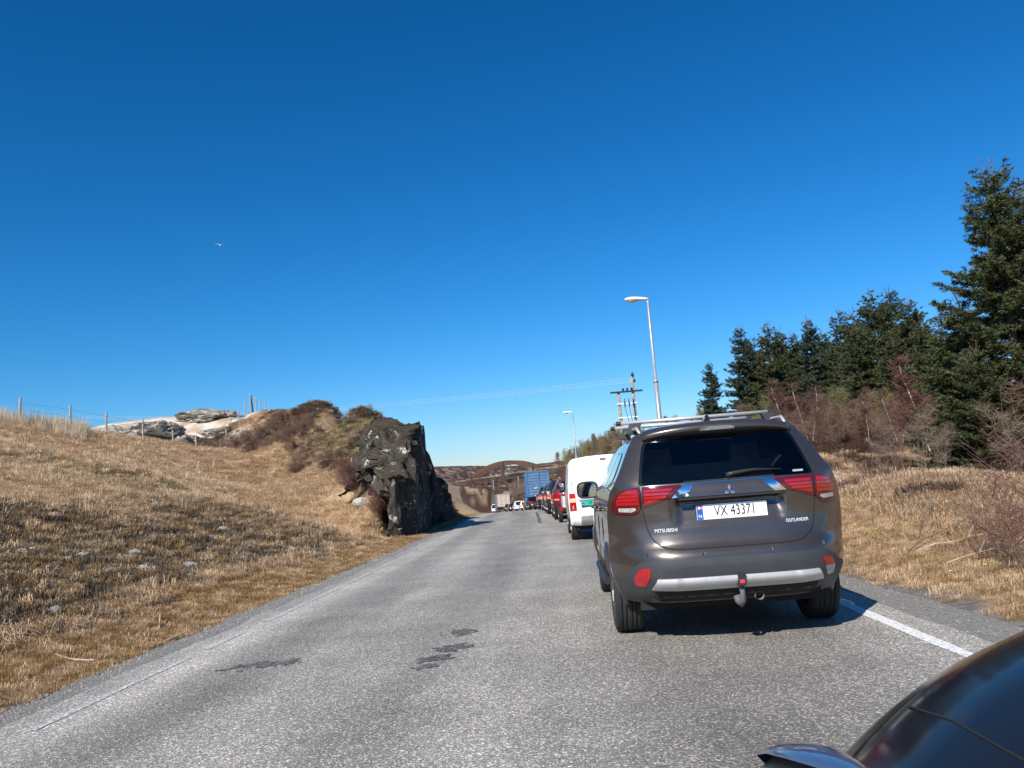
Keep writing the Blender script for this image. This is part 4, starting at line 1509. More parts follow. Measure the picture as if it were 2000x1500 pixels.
def street_lamp(px, py_top, Y, pole_px, label):
    top = at(pole_px, py_top, Y)
    x, y = float(top[0]), float(top[1])
    g0 = gz(x, y)
    h = float(top[2]) - g0
    e = empty('street_lamp', (x, y, g0), heading(y), label, 'street lamp', 'street lamps beside the road')
    b = MB()
    b.tube([(0, 0, -.3), (0, 0, h * .5)], [.085, .08], 12)
    b.build('lower_pole', M_galv, e, smooth=True)
    b = MB()
    b.tube([(0, 0, h * .5 - .02), (0, 0, h * .5 + .06), (0, 0, h * .5 + .07), (0, 0, h - .1), (0, 0, h)], [.088, .088, .055, .045, .045], 12)
    b.build('upper_pole', M_galv, e, smooth=True)
    # head reaching to the left over the road
    prof = [(.02, .055, .05), (-.12, .075, .07), (-.32, .13, .095), (-.55, .15, .10), (-.74, .10, .07), (-.80, .02, .02)]
    vs, fs = [], []
    n = 14
    for (ox, wy, wz) in prof:
        for k in range(n):
            t = 2 * pi * k / n
            zz = sin(t) * wz
            if zz < 0:
                zz *= .45
            vs.append((ox, cos(t) * wy, h + .03 - ox * .05 + zz))
    for i in range(len(prof) - 1):
        for k in range(n):
            fs.append((i * n + k, (i + 1) * n + k, (i + 1) * n + (k + 1) % n, i * n + (k + 1) % n))
    fs.append(tuple(range(n)))
    fs.append(tuple(range((len(prof) - 1) * n, len(prof) * n))[::-1])
    me = mesh('lamp_head', vs, fs, M_lhead, smooth=True)
    obj('lamp_head', me, e)
    b = MB()
    prof = [(-.34, .03), (-.42, .09), (-.56, .11), (-.68, .08), (-.74, .02)]
    vs, fs = [], []
    for (ox, w) in prof:
        for k in range(8):
            t = pi + pi * k / 7
            vs.append((ox, cos(t) * w, h + .02 - ox * .05 + sin(t) * w * .75 - .012))
    for i in range(len(prof) - 1):
        for k in range(7):
            fs.append((i * 8 + k, i * 8 + k + 1, (i + 1) * 8 + k + 1, (i + 1) * 8 + k))
    obj('lamp_glass', mesh('lamp_glass', vs, fs, M_lens, smooth=True), e)
    return e


street_lamp(1250, 586, 29.0, 1265, 'tall grey street lamp behind the roof bars of the dark car')
street_lamp(1112, 806, 72.0, 1118, 'smaller grey street lamp beyond the white van')
for px_, t_, b_, Y_, lab in [(963, 937, 993, 225, 'slim pale pole under the left half of the bridge'), (1012, 930, 985, 232, 'slim pale pole under the middle of the bridge')]:
    p = at(px_, t_, Y_)
    g0 = gz(p[0], p[1])
    b = MB()
    b.tube([(0, 0, -.3), (0, 0, float(p[2]) - g0)], [.13, .10], 8)
    b.build('roadside_pole', M_post2, loc=(p[0], p[1], g0), label=lab, cat='pole')

# ------------------------------------------------------------------ power line
UY = 66.0
pl, pr = at(1208, 768, UY), at(1240.5, 735, UY)
M_pole = mat('power_pole_wood', (.30, .24, .19), rough=.9, var=.3, scale=6)
M_pmetal = mat('galvanised_bar', (.78, .79, .80), rough=.4, metal=.2)
M_dark = mat('black_insulator', (.03, .028, .026), rough=.35)
g0 = gz(pl[0], pl[1])
O = Vector((pl[0], pl[1], g0))
e = empty('power_pole', O, 0, 'twin-legged wooden power pole with crossbar and three cables beside the lamp', 'power pole')
gap = float(pr[0] - pl[0])
hl_, hr_ = float(pl[2]) - g0, float(pr[2]) - g0
for nm, x_, h_ in (('leg', 0, hl_), ('leg', gap - .28, hr_)):
    b = MB()
    b.tube([(x_ * 1, 0, -.4), (x_, 0, h_)], [.15, .115], 10)
    b.build(nm, M_pole, e, smooth=True)
b = MB()
b.box((gap * .5 - .1, -.16, hl_ + .06), (gap + 1.1, .10, .13))
b.build('crossbar', M_dark, e)
for k in range(3):
    b = MB()
    b.lathe([(.03, 0), (.10, .05), (.06, .10), (.10, .15), (.05, .22), (.01, .24)], (.36 + k * .33, -.16, hl_ + .12), 'z', 8)
    b.build('insulator', M_dark, e)
for dz in (-.86, -1.95):
    b = MB()
    b.box((gap * .5 - .14, -.17, hl_ + dz), (gap + .1, .06, .10))
    b.build('brace_bar', M_pmetal, e)
for k in range(3):
    x_ = .40 + k * .33
    b = MB()
    b.lathe([(.02, 0), (.05, .03), (.05, .35), (.07, .40), (.03, .42), (.03, .62), (.01, .7)], (x_, -.24, hl_ - 1.15), 'z', 8)
    b.build('cable_terminal', M_dark, e)
    b = MB()
    z0 = hl_ - 1.15
    b.tube([(x_, -.24, z0), (x_ + .04, -.24, z0 - .4), (x_ + (.25 - k * .1) * .6, -.24, z0 - .9), (x_ + .2 - k * .05, -.24, z0 - 1.2), (.45, -.22, z0 - 1.6), (.2, -.18, z0 - 2.2), (.18, -.18, 1.0)], .022, 6)
    b.build('cable', M_dark, e)
b = MB()
b.lathe([(.02, 0), (.08, .05), (.12, .16), (.12, .30), (.05, .42), (.01, .44)], (gap - .2, -.03, hr_ - .1), 'z', 8)
b.lathe([(.02, 0), (.07, .05), (.09, .2), (.03, .32)], (gap - .1, -.12, hr_ - .5), 'z', 8)
b.build('top_insulator', M_dark, e)
M_cond = mat('bright_conductor', (.80, .80, .78), rough=.4, metal=.3)
e = empty('power_line', tuple(pr), 0, 'three thin pale wires running from the power pole to the left over the hill', 'power line')
for k, (dz, py_) in enumerate(((.0, 806), (-.18, 808.5), (-.33, 811))):
    A = Vector(pr) + Vector((-.05, 0, dz - .1))
    Bp = Vector(at(150, py_ + 6, 150.0))
    pts = []
    for t in np.linspace(0, 1, 40):
        q = A.lerp(Bp, t)
        q.z -= 2.6 * 4 * t * (1 - t) * .45
        pts.append(q - Vector(pr))
    b = MB()
    b.tube(pts, .008, 4)
    b.build('wire', M_cond, e)

# ------------------------------------------------------------------ wooden arch bridge
M_wood = mat('brown_bridge_timber', (.085, .042, .026), rough=.8, var=.3, scale=.6)
M_wlit = mat('weathered_timber', (.38, .28, .20), rough=.85, var=.3, scale=.8)
M_wdark = mat('dark_bridge_steel', (.035, .03, .03), rough=.7)
BY = 268.0
A0, A1 = Vector(at(908, 946.5, BY)), Vector(at(1062, 923, BY - 8))
ex = (A1 - A0)
span = ex.length
ang = math.atan2(ex.y, ex.x)
e = empty('arch_bridge', tuple(A0), 0, 'brown wooden arch bridge spanning the road in the distance', 'bridge')
e.rotation_euler = (0, 0, ang)
pitch = ex.z / span
rise = 4.9


def az(x):
    t = x / span
    return pitch * x + rise * (1 - (2 * t - 1) ** 2) ** .92


for k, off in enumerate((0.0, 4.6)):
    b = MB()
    xs = np.linspace(0, span, 25)
    for (x0, x1) in zip(xs[:-1], xs[1:]):
        z0, z1 = az(x0), az(x1)
        vs = []
        for (x_, z_) in ((x0, z0), (x1, z1)):
            for (dy, dz) in ((-.28, -.7), (.28, -.7), (.28, .6), (-.28, .6)):
                vs.append((x_, off + dy, z_ + dz))
        b.add(vs, [(0, 1, 5, 4), (1, 2, 6, 5), (2, 3, 7, 6), (3, 0, 4, 7)])
    b.build('arch', M_wood, e)
dk = MB()
x0, x1 = -3.0, span + 22
vs = []
for x_ in (x0, x1):
    for (dy, dz) in ((-.4, -.55), (5.0, -.55), (5.0, 0), (-.4, 0)):
        vs.append((x_, dy, pitch * x_ + dz))
dk.add(vs, [(0, 1, 5, 4), (1, 2, 6, 5), (2, 3, 7, 6), (3, 0, 4, 7), (3, 2, 1, 0), (4, 5, 6, 7)])
dk.build('deck', M_wdark, e)
bm_ = MB()
vs = []
for x_ in (x0, x1):
    for (dy, dz) in ((-.52, -.48), (-.405, -.48), (-.405, -.06), (-.52, -.06)):
        vs.append((x_, dy, pitch * x_ + dz))
bm_.add(vs, [(0, 1, 5, 4), (1, 2, 6, 5), (2, 3, 7, 6), (3, 0, 4, 7), (3, 2, 1, 0), (4, 5, 6, 7)])
bm_.build('edge_beam', M_wdark, e)
for off in (-.30, 4.9):
    for dz in (.45, .85, 1.3):
        b = MB()
        b.tube([(x0, off, pitch * x0 + dz), (x1, off, pitch * x1 + dz)], .075, 4)
        b.build('rail', M_wdark if dz < 1.2 else M_wlit, e)
n_post = 0
xq = x0 + 1
while xq < x1:
    b = MB()
    b.box((xq, -.32, pitch * xq + .65), (.14, .12, 1.4))
    b.build('rail_post', M_wood, e)
    xq += 2.4
for xq, wd_, dn in ((span * .095, .45, 1.6), (span * .50, .9, 2.2), (span * .875, .5, 1.4), (span + 9.3, .8, 2.0)):
    top = az(xq) + .45 if xq < span else pitch * xq + 2.6
    b = MB()
    b.box((xq, -.42, (top + pitch * xq - dn) / 2), (wd_, .35, top - pitch * xq + dn))
    b.box((xq, 2.3, pitch * xq - dn + .5), (wd_ * 1.4, 5.4, .9))
    b.build('cross_frame', M_wdark, e)
for t in (.2, .3, .4, .6, .7, .8):
    b = MB()
    xq = span * t
    b.box((xq, -.1, (az(xq) + pitch * xq) / 2), (.16, .16, az(xq) - pitch * xq))
    b.build('hanger', M_wdark, e)
for xq in (-2.0, span + 9.3):
    b = MB()
    bx, by = A0.x + xq * cos(ang), A0.y + xq * sin(ang)
    bot = gz(bx, by) - A0.z - 1.0
    if bot < pitch * xq - .6:
        b.box((xq, 2.3, (bot + pitch * xq - .55) / 2), (1.0, 4.6, pitch * xq - .55 - bot))
        b.build('pier', M_wdark, e)

# ------------------------------------------------------------------ bird
M_bird = mat('white_feathers', (.92, .90, .86), rough=.6)
M_birdg = mat('grey_feathers', (.45, .46, .48), rough=.6)
p = at(430, 479, 95)
e = empty('gull', tuple(p), .6, 'small white gull gliding high in the blue sky', 'bird')
b = MB()
b.tube([(0, -.24, 0), (0, -.15, .02), (0, 0, .02), (0, .14, .03), (0, .20, .04), (0, .26, .02)], [.015, .05, .07, .045, .04, .008], 8)
b.build('body', M_bird, e, smooth=True)
for s_ in (-1, 1):
    b = MB()
    vs = [(s_ * .05, .08, .05), (s_ * .05, -.08, .04), (s_ * .30, .12, .17), (s_ * .30, -.04, .15), (s_ * .60, .0, .13), (s_ * .58, -.06, .12),
          (s_ * .05, .08, .03), (s_ * .05, -.08, .02), (s_ * .30, .12, .155), (s_ * .30, -.04, .135), (s_ * .60, .0, .12), (s_ * .58, -.06, .11)]
    fs = [(0, 1, 3, 2), (2, 3, 5, 4), (6, 8, 9, 7), (8, 10, 11, 9), (0, 2, 8, 6), (2, 4, 10, 8), (1, 7, 9, 3), (3, 9, 11, 5), (4, 5, 11, 10)]
    b.add(vs, fs)
    b.build('wing', M_bird if s_ < 0 else M_birdg, e)
# ------------------------------------------------------------------ vehicles
M_rubber = mat('tyre_rubber', (.022, .022, .023), rough=.85, var=.3, scale=9, bump=.3, bscale=120)
M_rim = mat('alloy_rim', (.42, .42, .43), rough=.35, metal=.8, var=.15)
M_black = mat('black_plastic', (.02, .02, .021), rough=.5)
M_under = mat('underbody', (.012, .012, .012), rough=.9)
M_drim = mat('dark_rim', (.10, .10, .10), rough=.4, metal=.6)
M_chrome = mat('chrome', (.80, .81, .82), rough=.12, metal=1.0)
M_letter = mat('bright_lettering', (.75, .75, .74), rough=.5)
M_silver = mat('silver_trim', (.50, .50, .49), rough=.38, metal=.35, var=.06)
M_red = mat('red_lens', (.38, .006, .010), rough=.12, coat=1.0, var=.15, scale=30)
M_dred = mat('dark_red_lens', (.085, .006, .010), rough=.08, coat=1.0)
M_clear = mat('clear_lens', (.42, .38, .37), rough=.1, coat=1.0, var=.4, scale=50)
M_amber = mat('amber_lens', (.72, .50, .32), rough=.15, coat=1.0)
M_lit = mat('lit_brake_lens', (.75, .03, .03), rough=.2, coat=1.0, emit=((1.0, .10, .08), .8))
M_white = mat('plate_white', (.85, .85, .83), rough=.45)
M_blue = mat('plate_blue', (.01, .10, .42), rough=.45)
M_green = mat('plate_green', (.015, .42, .27), rough=.45)
M_ink = mat('plate_ink', (.015, .015, .015), rough=.5)
M_wink = mat('white_ink', (.85, .85, .85), rough=.5)
M_rink = mat('flag_red', (.62, .04, .06), rough=.5)


def glass_mat(name, tint, gl=.10):
    m, nt, b = newmat(name)
    nt.nodes.remove(b)
    out = nt.nodes['Material Output']
    tr = N(nt, 'ShaderNodeBsdfTransparent')
    tr.inputs['Color'].default_value = (*tint, 1)
    gs = N(nt, 'ShaderNodeBsdfGlossy')
    gs.inputs['Roughness'].default_value = .03
    gs.inputs['Color'].default_value = (.9, .92, .95, 1)
    fr = N(nt, 'ShaderNodeFresnel')
    fr.inputs['IOR'].default_value = 1.5
    ms = N(nt, 'ShaderNodeMixShader')
    nt.links.new(fr.outputs[0], ms.inputs[0])
    nt.links.new(tr.outputs[0], ms.inputs[1])
    nt.links.new(gs.outputs[0], ms.inputs[2])
    nt.links.new(ms.outputs[0], out.inputs['Surface'])
    return m


M_glass = glass_mat('tinted_rear_glass', (.42, .44, .47))
M_dglass = mat('dark_window', (.012, .014, .016), rough=.04, spec=.9, coat=.6)


def car_paint(name, col, metal=.55, rough=.35, dust=.12):
    return mat(name, col, rough=rough, metal=metal, coat=.9, var=dust, scale=2.2)


def inside(p, poly):
    c = False
    j = len(poly) - 1
    for i in range(len(poly)):
        if (poly[i][1] > p[1]) != (poly[j][1] > p[1]) and p[0] < (poly[j][0] - poly[i][0]) * (p[1] - poly[i][1]) / (poly[j][1] - poly[i][1]) + poly[i][0]:
            c = not c
        j = i
    return c


def dense(poly, h):
    out = []
    for i in range(len(poly)):
        a, b = poly[i], poly[(i + 1) % len(poly)]
        n = max(1, int(math.hypot(b[0] - a[0], b[1] - a[1]) / h))
        out += [(a[0] + (b[0] - a[0]) * t / n, a[1] + (b[1] - a[1]) * t / n) for t in range(n)]
    return out


def rounded(poly, r, n=5):
    out = []
    m = len(poly)
    rs = r if isinstance(r, (list, tuple)) else [r] * m
    for i in range(m):
        p0, p1, p2 = Vector(poly[i - 1]), Vector(poly[i]), Vector(poly[(i + 1) % m])
        a, b = (p0 - p1), (p2 - p1)
        d = min(rs[i], a.length * .45, b.length * .45)
        if d < 1e-4:
            out.append(tuple(p1))
            continue
        q0, q1 = p1 + a.normalized() * d, p1 + b.normalized() * d
        for k in range(n + 1):
            t = k / n
            out.append(tuple(q0 * (1 - t) ** 2 + p1 * 2 * t * (1 - t) + q1 * t ** 2))
    return out


def area(poly):
    return sum(poly[i - 1][0] * poly[i][1] - poly[i][0] * poly[i - 1][1] for i in range(len(poly))) / 2


def fill(poly, h, holes=()):
    P = dense(poly, h)
    if area(P) < 0:
        P = P[::-1]
    vs = [Vector(p) for p in P]
    faces = [list(range(len(P)))]
    hs = []
    for hp in holes:
        Hd = dense(hp, h)
        if area(Hd) < 0:
            Hd = Hd[::-1]
        faces.append(list(range(len(vs), len(vs) + len(Hd))))
        vs += [Vector(p) for p in Hd]
        hs.append(Hd)
    xs, ys = [p[0] for p in P], [p[1] for p in P]
    y = min(ys) + h * .5
    r = random.Random(1)
    while y < max(ys):
        x = min(xs) + h * .5
        while x < max(xs):
            q = (x + r.uniform(-.1, .1) * h, y + r.uniform(-.1, .1) * h)
            if inside(q, P):
                vs.append(Vector(q))
            x += h
        y += h
    o = delaunay_2d_cdt(vs, [], faces, 1, 1e-5)
    V = [tuple(v) for v in o[0]]
    F = []
    for f in o[2]:
        c = (sum(V[i][0] for i in f) / len(f), sum(V[i][1] for i in f) / len(f))
        if not inside(c, P) or any(inside(c, Hd) for Hd in hs):
            continue
        F.append(tuple(f))
    return V, F


def panel(name, poly, mp, off, m, parent, thick=.012, h=.035, smooth=True, flip=False, holes=(), **kw):
    V2, F = fill(poly, h, holes)
    if flip:
        F = [f[::-1] for f in F]
    V = [mp(u, v, off) for u, v in V2]
    if thick:
        cnt = {}
        for f in F:
            for i in range(len(f)):
                a, b = f[i], f[(i + 1) % len(f)]
                cnt[(a, b)] = 1
        bd = [(a, b) for (a, b) in cnt if (b, a) not in cnt]
        mpz = {}
        extra = []
        for a, b in bd:
            q = []
            for i in (a, b):
                q.append(i)
            ids = []
            for i in (a, b):
                if i not in mpz:
                    mpz[i] = (len(V), len(V) + 1)
                    V.append(mp(V2[i][0], V2[i][1], off))
                    V.append(mp(V2[i][0], V2[i][1], off - thick))
                ids.append(mpz[i])
            extra.append((ids[0][0], ids[0][1], ids[1][1], ids[1][0]))
        F = F + extra
    me = mesh(name, V, F, m)
    if smooth:
        for p in me.polygons:
            p.use_smooth = len(p.vertices) == 3
    return obj(name, me, parent, **kw)


def text(name, s, size, m, parent, loc, sx=1.0, rot=(pi / 2, 0, 0), align='CENTER', ext=.0012, bold=0.0, wrap=None):
    c = bpy.data.curves.new(name, 'FONT')
    c.body = s
    c.size = size
    c.align_x = align
    c.align_y = 'CENTER'
    c.extrude = ext
    c.offset = bold
    c.resolution_u = 3
    c.materials.append(m)
    tmp = bpy.data.objects.new(name, c)
    me = bpy.data.meshes.new_from_object(tmp)
    me.name = name
    bpy.data.objects.remove(tmp)
    bpy.data.curves.remove(c)
    o = bpy.data.objects.new(name, me)
    link(o, parent)
    if wrap:                                # lettering laid on a curved panel
        for v in me.vertices:
            v.co = wrap(loc[0] + v.co.x * sx, loc[2] + v.co.y, loc[1] + v.co.z)
        me.update()
        return o
    o.location = loc
    o.rotation_euler = rot
    o.scale = (sx, 1, 1)
    return o


class Body:
    def __init__(s, L, z, w, yr, kr, belt, y_rf, y_wb, hood, nose=.72, p=3.5, crown=.035):
        s.L, s.z, s.w, s.yr, s.kr = L, np.array(z), np.array(w), np.array(yr), np.array(kr)
        s.belt, s.y_rf, s.y_wb, s.hood, s.nose, s.p, s.crown = belt, y_rf, y_wb, hood, nose, p, crown
        s.recess = None

    def R(s, x, z):
        w = np.interp(z, s.z, s.w)
        y = np.interp(z, s.z, s.yr) + np.interp(z, s.z, s.kr) * min(1.0, abs(x) / w) ** s.p
        if s.recess:
            y += s.recess(x, z)
        return float(y)

    def rear(s, x, z, off):
        return (x, s.R(x, z) - off, z)

    def sec(s, y):
        top0 = s.z[-1]
        top = float(np.interp(y, [0, s.y_rf, s.y_wb, s.L - .35, s.L], [top0, top0 - .03, s.hood, s.hood - .14, s.nose]))
        if y < s.y_rf:
            top += .03 * sin(pi * min(1, max(0, (y - .3) / (s.y_rf - .3)))) * .7
        belt = min(s.belt, top - .03)
        zz = np.where(s.z <= s.belt, s.z * 1.0, 0)
        lo = s.z[0]
        zl = lo + (s.z - lo) * (belt - lo) / (s.belt - lo)
        zu = belt + (s.z - s.belt) * (top - belt) / (top0 - s.belt)
        zz = np.where(s.z <= s.belt, zl, zu)
        n = 1 - .16 * max(0, (y - (s.L - .9)) / .9) ** 2.2
        ww = s.w * n
        # the bonnet is wider than the roof
        f = np.clip((y - s.y_rf) / (s.y_wb - s.y_rf), 0, 1)
        ww = np.where(s.z > s.belt, ww + f * (np.interp(s.belt, s.z, s.w) * n - ww) * .45, ww)
        return zz, ww

    def X(s, y, z):
        zz, ww = s.sec(y)
        return float(np.interp(z, zz, ww))

    def side(s, sg):
        return lambda y, z, off: (sg * (s.X(y, z) + off), y, z)

    def shell(s, m, parent, wheels=(), wr=.38, holes=(), ny=70, name='body', flare=.0):
        J = len(s.z)
        V, F = [], []
        ring = s.yr + s.kr
        ts = np.linspace(0, 1, ny) ** 1.15
        grid = {}
        for sg in (-1, 1):
            ids = np.zeros((J, ny), dtype=int)
            for i, t in enumerate(ts):
                for j in range(J):
                    y = ring[j] + t * (s.L - ring[j])
                    zz, ww = s.sec(y) if i else (s.z, s.w)
                    ids[j, i] = len(V)
                    V.append((sg * ww[j], y, zz[j]))
            grid[sg] = ids
            for j in range(J - 1):
                for i in range(ny - 1):
                    q = (ids[j, i], ids[j, i + 1], ids[j + 1, i + 1], ids[j + 1, i])
                    cy = sum(V[k][1] for k in q) / 4
                    cz = sum(V[k][2] for k in q) / 4
                    if any(math.hypot(cy - wy, cz - wr * .93) < wr for wy in wheels):
                        continue
                    F.append(q if sg < 0 else q[::-1])
        # roof and underside
        M_ = 7
        for j, cr, up in ((J - 1, s.crown, True), (0, 0.0, False)):
            rows = []
            for i in range(ny):
                a, b = V[grid[-1][j, i]], V[grid[1][j, i]]
                row = [grid[-1][j, i]]
                for k in range(1, M_):
                    u = k / M_
                    row.append(len(V))
                    x = a[0] + (b[0] - a[0]) * u
                    yy = a[1]
                    if i == 0 and up:
                        yy = s.R(x, s.z[-1])
                    V.append((x, yy, a[2] + cr * (1 - (2 * u - 1) ** 2)))
                row.append(grid[1][j, i])
                rows.append(row)
            for i in range(ny - 1):
                for k in range(M_):
                    q = (rows[i][k], rows[i + 1][k], rows[i + 1][k + 1], rows[i][k + 1])
                    F.append(q[::-1] if up else q)
            if up:
                roofrow = rows[0]
        nose = [grid[-1][j, ny - 1] for j in range(J)] + [grid[1][j, ny - 1] for j in range(J - 1, -1, -1)]
        F.append(tuple(nose[::-1]))
        # rear face
        outl = [(-s.w[j], s.z[j]) for j in range(J)] + [(s.w[j], s.z[j]) for j in range(J - 1, -1, -1)]
        V2, F2 = fill(outl, .03, holes)
        b0 = len(V)
        V += [s.rear(u, v, 0) for u, v in V2]
        F += [tuple(i + b0 for i in f) for f in F2]
        # closing strip between the rear face's top and the crowned roof edge
        bb = len(V)
        V += [s.rear(V[k][0], s.z[-1], 0) for k in roofrow]
        for k in range(M_):
            F.append((bb + k, bb + k + 1, roofrow[k + 1], roofrow[k]))
        me = mesh(name, V, F, m)
        for p in me.polygons:
            p.use_smooth = len(p.vertices) <= 4
        return obj(name, me, parent)


def wheel(parent, x, y, r, w, sg, spokes=10, rimr=.66, m=None):
    b = MB()
    o = w / 2
    prof = [(r * rimr, -o * .86), (r * .90, -o), (r * .965, -o * .93), (r * .992, -o * .78)]
    for g in (-.5, -.2, .2, .5):
        prof += [(r, o * (g - .10)), (r, o * (g - .03)), (r * .972, o * (g - .03)), (r * .972, o * (g + .03)), (r, o * (g + .03))]
    prof += [(r * .992, o * .78), (r * .965, o * .93), (r * .90, o), (r * rimr, o * .86)]
    b.lathe(prof, (0, 0, 0), 'x', 36)
    t = b.build('wheel', M_rubber, parent, smooth=True, loc=(x, y, r))
    b = MB()
    q = sg * o
    b.lathe([(r * rimr, q * .55), (r * rimr * 1.02, q * .92), (r * rimr * .95, q * .92), (r * rimr * .90, q * .5)], (0, 0, 0), 'x', 30)
    for k in range(spokes):
        a = 2 * pi * k / spokes
        vs = []
        for rr_, ww_, xx in ((r * .12, .035, q * .80), (r * rimr * .95, .022, q * .88)):
            for dw, dx in ((-ww_, 0), (ww_, 0), (ww_, -.02 * sg), (-ww_, -.02 * sg)):
                vs.append((xx + dx, rr_ * cos(a) - dw * sin(a), rr_ * sin(a) + dw * cos(a)))
        b.add(vs, [(0, 1, 5, 4), (1, 2, 6, 5), (2, 3, 7, 6), (3, 0, 4, 7)])
    b.lathe([(.001, q * .86), (r * .13, q * .84), (r * .16, q * .7)], (0, 0, 0), 'x', 14)
    b.build('rim', m or M_rim, t)
    b = MB()
    b.lathe([(.001, q * .2), (r * rimr * .98, q * .25)], (0, 0, 0), 'x', 20)
    b.build('hub', M_under, t)
    return t


def number_plate(parent, x, y, z, txt, green=False, w=.52, hgt=.11, tilt=0.0, frame=None, size=.098, sx=.74):
    b = MB()
    b.box((0, .012, -.006), (w + .022, .016, hgt + .034))
    f = b.build('plate_frame', M_black, parent, loc=(x, y, z))
    f.rotation_euler = (tilt, 0, 0)
    b = MB()
    b.box((0, 0, .004), (w, .010, hgt))
    p = b.build('number_plate', M_green if green else M_white, parent, loc=(x, y, z))
    p.rotation_euler = (tilt, 0, 0)
    b = MB()
    b.box((-w / 2 + .024, -.0065, .004), (.044, .003, hgt - .006))
    b.build('country_band', M_blue, p)
    b = MB()
    fx, fz = -w / 2 + .024, .036
    b.box((fx, -.0085, fz), (.032, .001, .022))
    b.build('flag', M_rink, p)
    b = MB()
    b.box((fx - .005, -.0095, fz), (.007, .001, .022))
    b.box((fx - .0103, -.0095, fz), (.0036, .001, .006))
    b.box((fx + .0073, -.0095, fz), (.0174, .001, .006))
    b.build('flag_cross', M_wink, p)
    text('country_letter', 'N', .034, M_wink, p, (-w / 2 + .024, -.0090, -.026))
    text('registration', txt, size, M_ink, p, (.024, -.0065, .003), sx=sx)
    if frame:
        text('frame_lettering', frame, .0185, M_wink, f, (.005, .0035, -.0615), sx=1.05)
    return p


def lens(parent, name, poly, mp, off, m, **kw):
    return panel(name, poly, mp, off, m, parent, thick=.02, h=.03, **kw)


def mirror(parent, x, y, z, sg, w=.235, h=.185, m=None):
    """door mirror: shell, glass and arm"""
    n, V, F = 28, [], []

    def sup(t, a, b):
        c, s_ = cos(t), sin(t)
        return (a * abs(c) ** .62 * (1 if c > 0 else -1), b * abs(s_) ** .62 * (1 if s_ > 0 else -1))
    rings = [(.80, .0), (1.0, -.012), (1.0, .01), (.97, .05), (.80, .10), (.45, .14), (.02, .15)]
    for q, dy in rings:
        for k in range(n):
            a, b = sup(2 * pi * k / n, w / 2 * q, h / 2 * q)
            V.append((a, dy, b))
    for i in range(len(rings) - 1):
        for k in range(n):
            F.append((i * n + k, i * n + (k + 1) % n, (i + 1) * n + (k + 1) % n, (i + 1) * n + k))
    me = mesh('mirror', V, F, m or M_black, smooth=True)
    o = obj('mirror', me, parent, loc=(x, y, z))
    V, F = [(0, 0, 0)], []
    for k in range(n):
        a, b = sup(2 * pi * k / n, w / 2 * .84, h / 2 * .84)
        V.append((a, .0, b))
    F = [(0, k + 1, (k + 1) % n + 1) for k in range(n)]
    obj('mirror_glass', mesh('mirror_glass', V, F, mat('mirror_glass', (.35, .40, .40), rough=.03, metal=1.0)), o)
    b = MB()
    b.tube([(-sg * w * .42, .05, -h * .28), (-sg * w * .75, .07, -h * .34), (-sg * w * .98, .10, -h * .36)], [.035, .032, .04], 8)
    b.build('mirror_arm', M_black, o, smooth=True)
    return o


def sym(poly):
    return [(-x, z) for x, z in poly]


